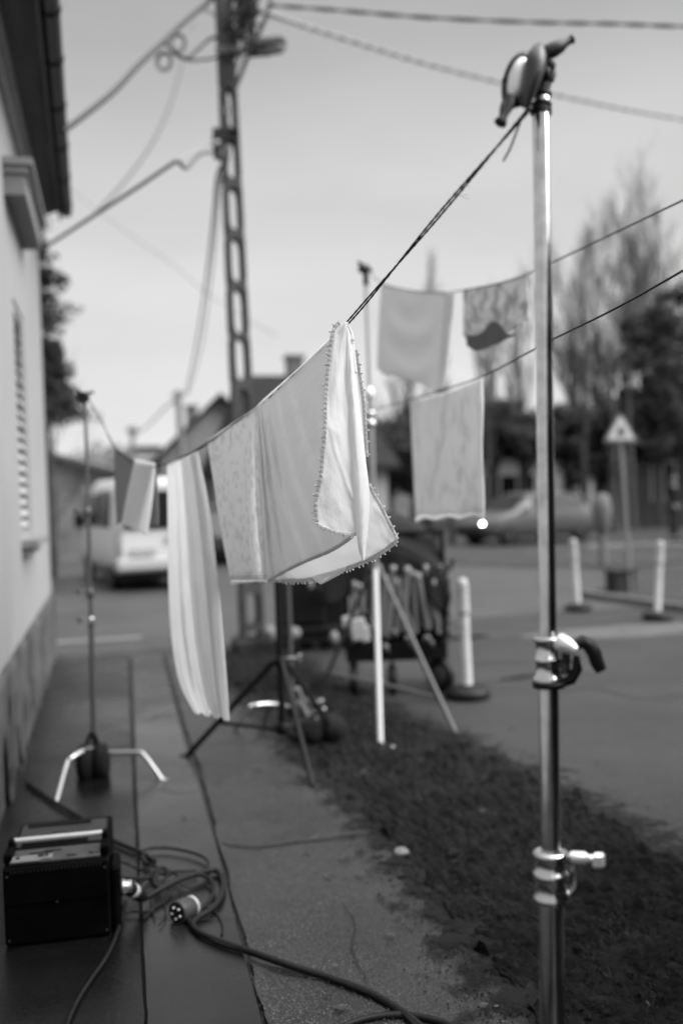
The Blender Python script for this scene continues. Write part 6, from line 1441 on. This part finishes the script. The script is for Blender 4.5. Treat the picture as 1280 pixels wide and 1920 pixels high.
# five pin plug
pa, pbb = GP(332, 1712, .035), GP(368, 1700, .030); ax = (pbb - pa).normalized(); ax = (ax + Vector((0, .25, 0))).normalized()
mb = MB(); mb.lathe(pa, ax, [(0, .036), (.0, .041), (.004, .042), (.05, .042), (.055, .038), (.08, .036), (.095, .028)], 28); pg = tag(mb.build('five_pin_plug', mat('plug_shell', .05, rough=.5), loc=pa), 'round five-pin plug with its face to the camera, below the cable heap', 'plug')
mb = MB(); mb.lathe(pa - ax * .002, ax, [(0, .0355), (.003, .0355)], 24); mb.build('plug_face', mat('plug_black', .004, rough=.6), pg)
mb = MB(); o1 = ax.orthogonal().normalized()
for k in range(5):
    q = (Matrix.Rotation(R(72 * k + 20), 3, ax) @ o1) * .021; mb.lathe(pa + q - ax * .010, ax, [(0, .0035), (.002, .0045), (.010, .0045)], 8)
mb.build('pin', M_BRIGHT, pg)
mb = MB(); mb.lathe(pa + ax * .072, ax, [(0, .037), (0, .0385), (.013, .0385), (.013, .037)], 24); mb.build('tape_band', mat('white_tape', .5), pg)

# pale stone chip and fallen leaves
mb = MB(); c = G(752, 1598, .03); mb.grid(lambda u, v: c + Vector((math.cos(6.283 * u) * math.sin(math.pi * v) * .035, math.sin(6.283 * u) * math.sin(math.pi * v) * .045, math.cos(math.pi * v) * .016)) * (1 + .25 * nz3(u * 3, v * 3)), 10, 6, False)
tag(mb.build('stone_chip', mat('pale_stone', .20, rough=.9), loc=c), 'pale stone chip at the edge of the footpath', 'stone')
rnd = random.Random(21)
M_LEAF = mat('wet_leaf', .030, rough=.45, var=.3, vscale=30)
def leaf(p, s, a, label):
    mb = MB(); n = 9; pts = []
    for i in range(n): t = i / (n - 1); w_ = math.sin(math.pi * t) ** .8 * .42 * s; pts.append((t - .5, w_))
    vs = []; ca, sa = math.cos(a), math.sin(a)
    for t, w_ in pts:
        for k in (-1, 0, 1): x, y = t * s * 1.5, k * w_; vs.append(p + Vector((x * ca - y * sa, x * sa + y * ca, .003 + (.006 if k else .001) * (1 + nz3(t * 4, k * 2 + s * 50)))))
    mb.add(vs, [(3 * i + j, 3 * i + 3 + j, 3 * i + 4 + j, 3 * i + 1 + j) for i in range(n - 1) for j in range(2)], True)
    mb.tube([vs[-2], vs[-2] + Vector((ca, sa, .1)) * s * .4], .0008, 4); return tag(mb.build('fallen_leaf', M_LEAF, loc=p), label, 'leaf', 'fallen leaves')
leafs = [(522, 1535, 'by the crack, above it'), (641, 1612, 'leftmost of the pair just below the crack'), (652, 1609, 'right one of the pair just below the crack'), (674, 1643, 'dark leaf in the middle of the footpath'), (718, 1616, 'small leaf near the soil edge'), (752, 1644, 'flat leaf close to the soil edge'), (615, 1646, 'small round leaf left of the middle'), (733, 1757, 'curled leaf low on the footpath'), (612, 1868, 'leaf just above the thick cable'), (640, 1893, 'leaf just below the thick cable'), (905, 1889, 'leaf at the bottom right of the footpath'), (930, 1892, 'rightmost leaf, at the bottom by the soil'), (485, 1445, 'leaf left of the tripod foot'), (958, 1366, 'leaf on the asphalt beyond the soil'), (577, 1602, 'small leaf under the crack at the left'), (345, 1533, 'tiny leaf on the kerb slabs'), (1120, 1430, 'leaf on the open asphalt at the right')]
for i, (x, y, lab) in enumerate(leafs):
    p = G(x, y, .028 if x < 940 else .006) if not (x < 400) else G(x, y, .036)
    leaf(p, rnd.uniform(.016, .030), rnd.uniform(-.5, .7), 'wet fallen leaf, ' + lab)
# muddy patches and scrapes on the asphalt
for i, (x, y, w_, h_, r_) in enumerate(((900, 1192, .55, .16, .1), (940, 1272, .30, .08, 0), (870, 1195, .3, .1, 0), (1090, 1255, .4, .14, 0), (1000, 1270, .3, .10, .2))):
    c = G(x, y, .0035); mb = MB(); mb.add([c + Vector((math.cos(a) * w_ * (1 + .3 * nz3(a, i)), math.sin(a) * h_ * (1 + .4 * nz3(a * 2, i)), 0)) for a in [2 * math.pi * k / 26 for k in range(26)]], [list(range(26))])
    tag(mb.build('asphalt_patch', mat('tar_patch', .030, rough=.75), loc=None), kind='structure')

# ------------------------------------------------------------------ dark figure at the right edge
def skin(name, chain, m, parent=None, loc=None, sub=2, root=0):
    vs, es = chain; me = bpy.data.meshes.new(name); me.from_pydata([v[:3] for v in vs], es, []); o = bpy.data.objects.new(name, me); COL.objects.link(o)
    md = o.modifiers.new('skin', 'SKIN'); sv = me.skin_vertices[0].data
    for i, v in enumerate(vs): sv[i].radius = (v[3], v[4] if len(v) > 4 else v[3]); sv[i].use_root = (i == root)
    md.use_smooth_shade = True; s = o.modifiers.new('subdivision', 'SUBSURF'); s.levels = sub; s.render_levels = sub
    me.materials.append(m)
    if parent: o.parent = parent
    elif loc is not None: o.location = loc
    return o
M_SKIN = mat('skin_tone', .16, rough=.6)
body_v = [(0, 0, .95, .13, .11), (0, 0, 1.12, .13, .10), (0, 0, 1.32, .17, .11), (0, 0, 1.45, .12, .08), (0, 0, 1.53, .055), (0, -.02, 1.60, .075, .085), (0, -.02, 1.69, .078, .095), (0, -.01, 1.75, .05, .06),
          (.18, 0, 1.42, .06), (.25, .02, 1.16, .048), (.22, -.10, .95, .036), (.21, -.16, .88, .03), (-.18, 0, 1.42, .06), (-.25, .02, 1.16, .048), (-.22, -.10, .95, .036), (-.21, -.16, .88, .03),
          (.09, 0, .86, .09), (.10, -.02, .5, .06), (.11, .02, .10, .042), (.12, -.14, .04, .035), (-.09, 0, .86, .09), (-.10, .02, .5, .06), (-.12, .04, .10, .042), (-.13, -.12, .04, .035)]
body_e = [(0, 1), (1, 2), (2, 3), (3, 4), (4, 5), (5, 6), (6, 7), (3, 8), (8, 9), (9, 10), (10, 11), (3, 12), (12, 13), (13, 14), (14, 15), (0, 16), (16, 17), (17, 18), (18, 19), (0, 20), (20, 21), (21, 22), (22, 23)]
pp_ = G(1264, 1014); per = skin('person', (body_v, body_e), M_SKIN, loc=(pp_.x, pp_.y, .0)); tag(per, 'person in dark jacket and trousers standing by the kerb at the right edge', 'person'); per.rotation_euler = (0, 0, R(35))
skin('jacket', ([(0, 0, .90, .17, .14), (0, 0, 1.12, .18, .14), (0, 0, 1.32, .20, .14), (0, 0, 1.46, .14, .10), (0, 0, 1.52, .08), (.19, 0, 1.42, .08), (.26, .02, 1.16, .068), (.225, -.09, .97, .05), (-.19, 0, 1.42, .08), (-.26, .02, 1.16, .068), (-.225, -.09, .97, .05)], [(0, 1), (1, 2), (2, 3), (3, 4), (3, 5), (5, 6), (6, 7), (3, 8), (8, 9), (9, 10)]), M_BLACKCLOTH, per)
skin('trousers', ([(0, 0, .96, .15, .125), (.095, 0, .84, .108), (.105, -.02, .5, .078), (.115, .02, .12, .064), (-.095, 0, .84, .108), (-.105, .02, .5, .078), (-.125, .04, .12, .064)], [(0, 1), (1, 2), (2, 3), (0, 4), (4, 5), (5, 6)]), mat('dark_trousers', .015, rough=.9), per)
skin('hair', ([(0, .02, 1.66, .085, .10), (0, .03, 1.76, .085, .10)], [(0, 1)]), mat('dark_hair', .01, rough=.7), per)
for s in (-1, 1):
    mb = MB(); mb.ball((s * .032, -.103, 1.665), .010, 8); mb.build('eye', mat('dark_features', .08, rough=.7), per, world=False)  # eyes and mouth share one dark grey
    mb = MB(); mb.ball((s * .082, -.02, 1.655), .022, 8, (.5, .8, 1.2)); mb.build('ear', M_SKIN, per, world=False)
mb = MB(); mb.tube([(0, -.105, 1.665), (0, -.128, 1.635), (0, -.11, 1.628)], [.008, .013, .008], 8); mb.build('nose', M_SKIN, per, world=False)
mb = MB(); mb.box((0, -.103, 1.595), (.045, .012, .010), bev=.003); mb.build('mouth', mat('dark_features', .08), per, world=False)
for s in (-1, 1): mb = MB(); mb.box((s * .12, -.07, .045), (.10, .27, .09), bev=.03); mb.build('shoe', M_BLACK, per, world=False)
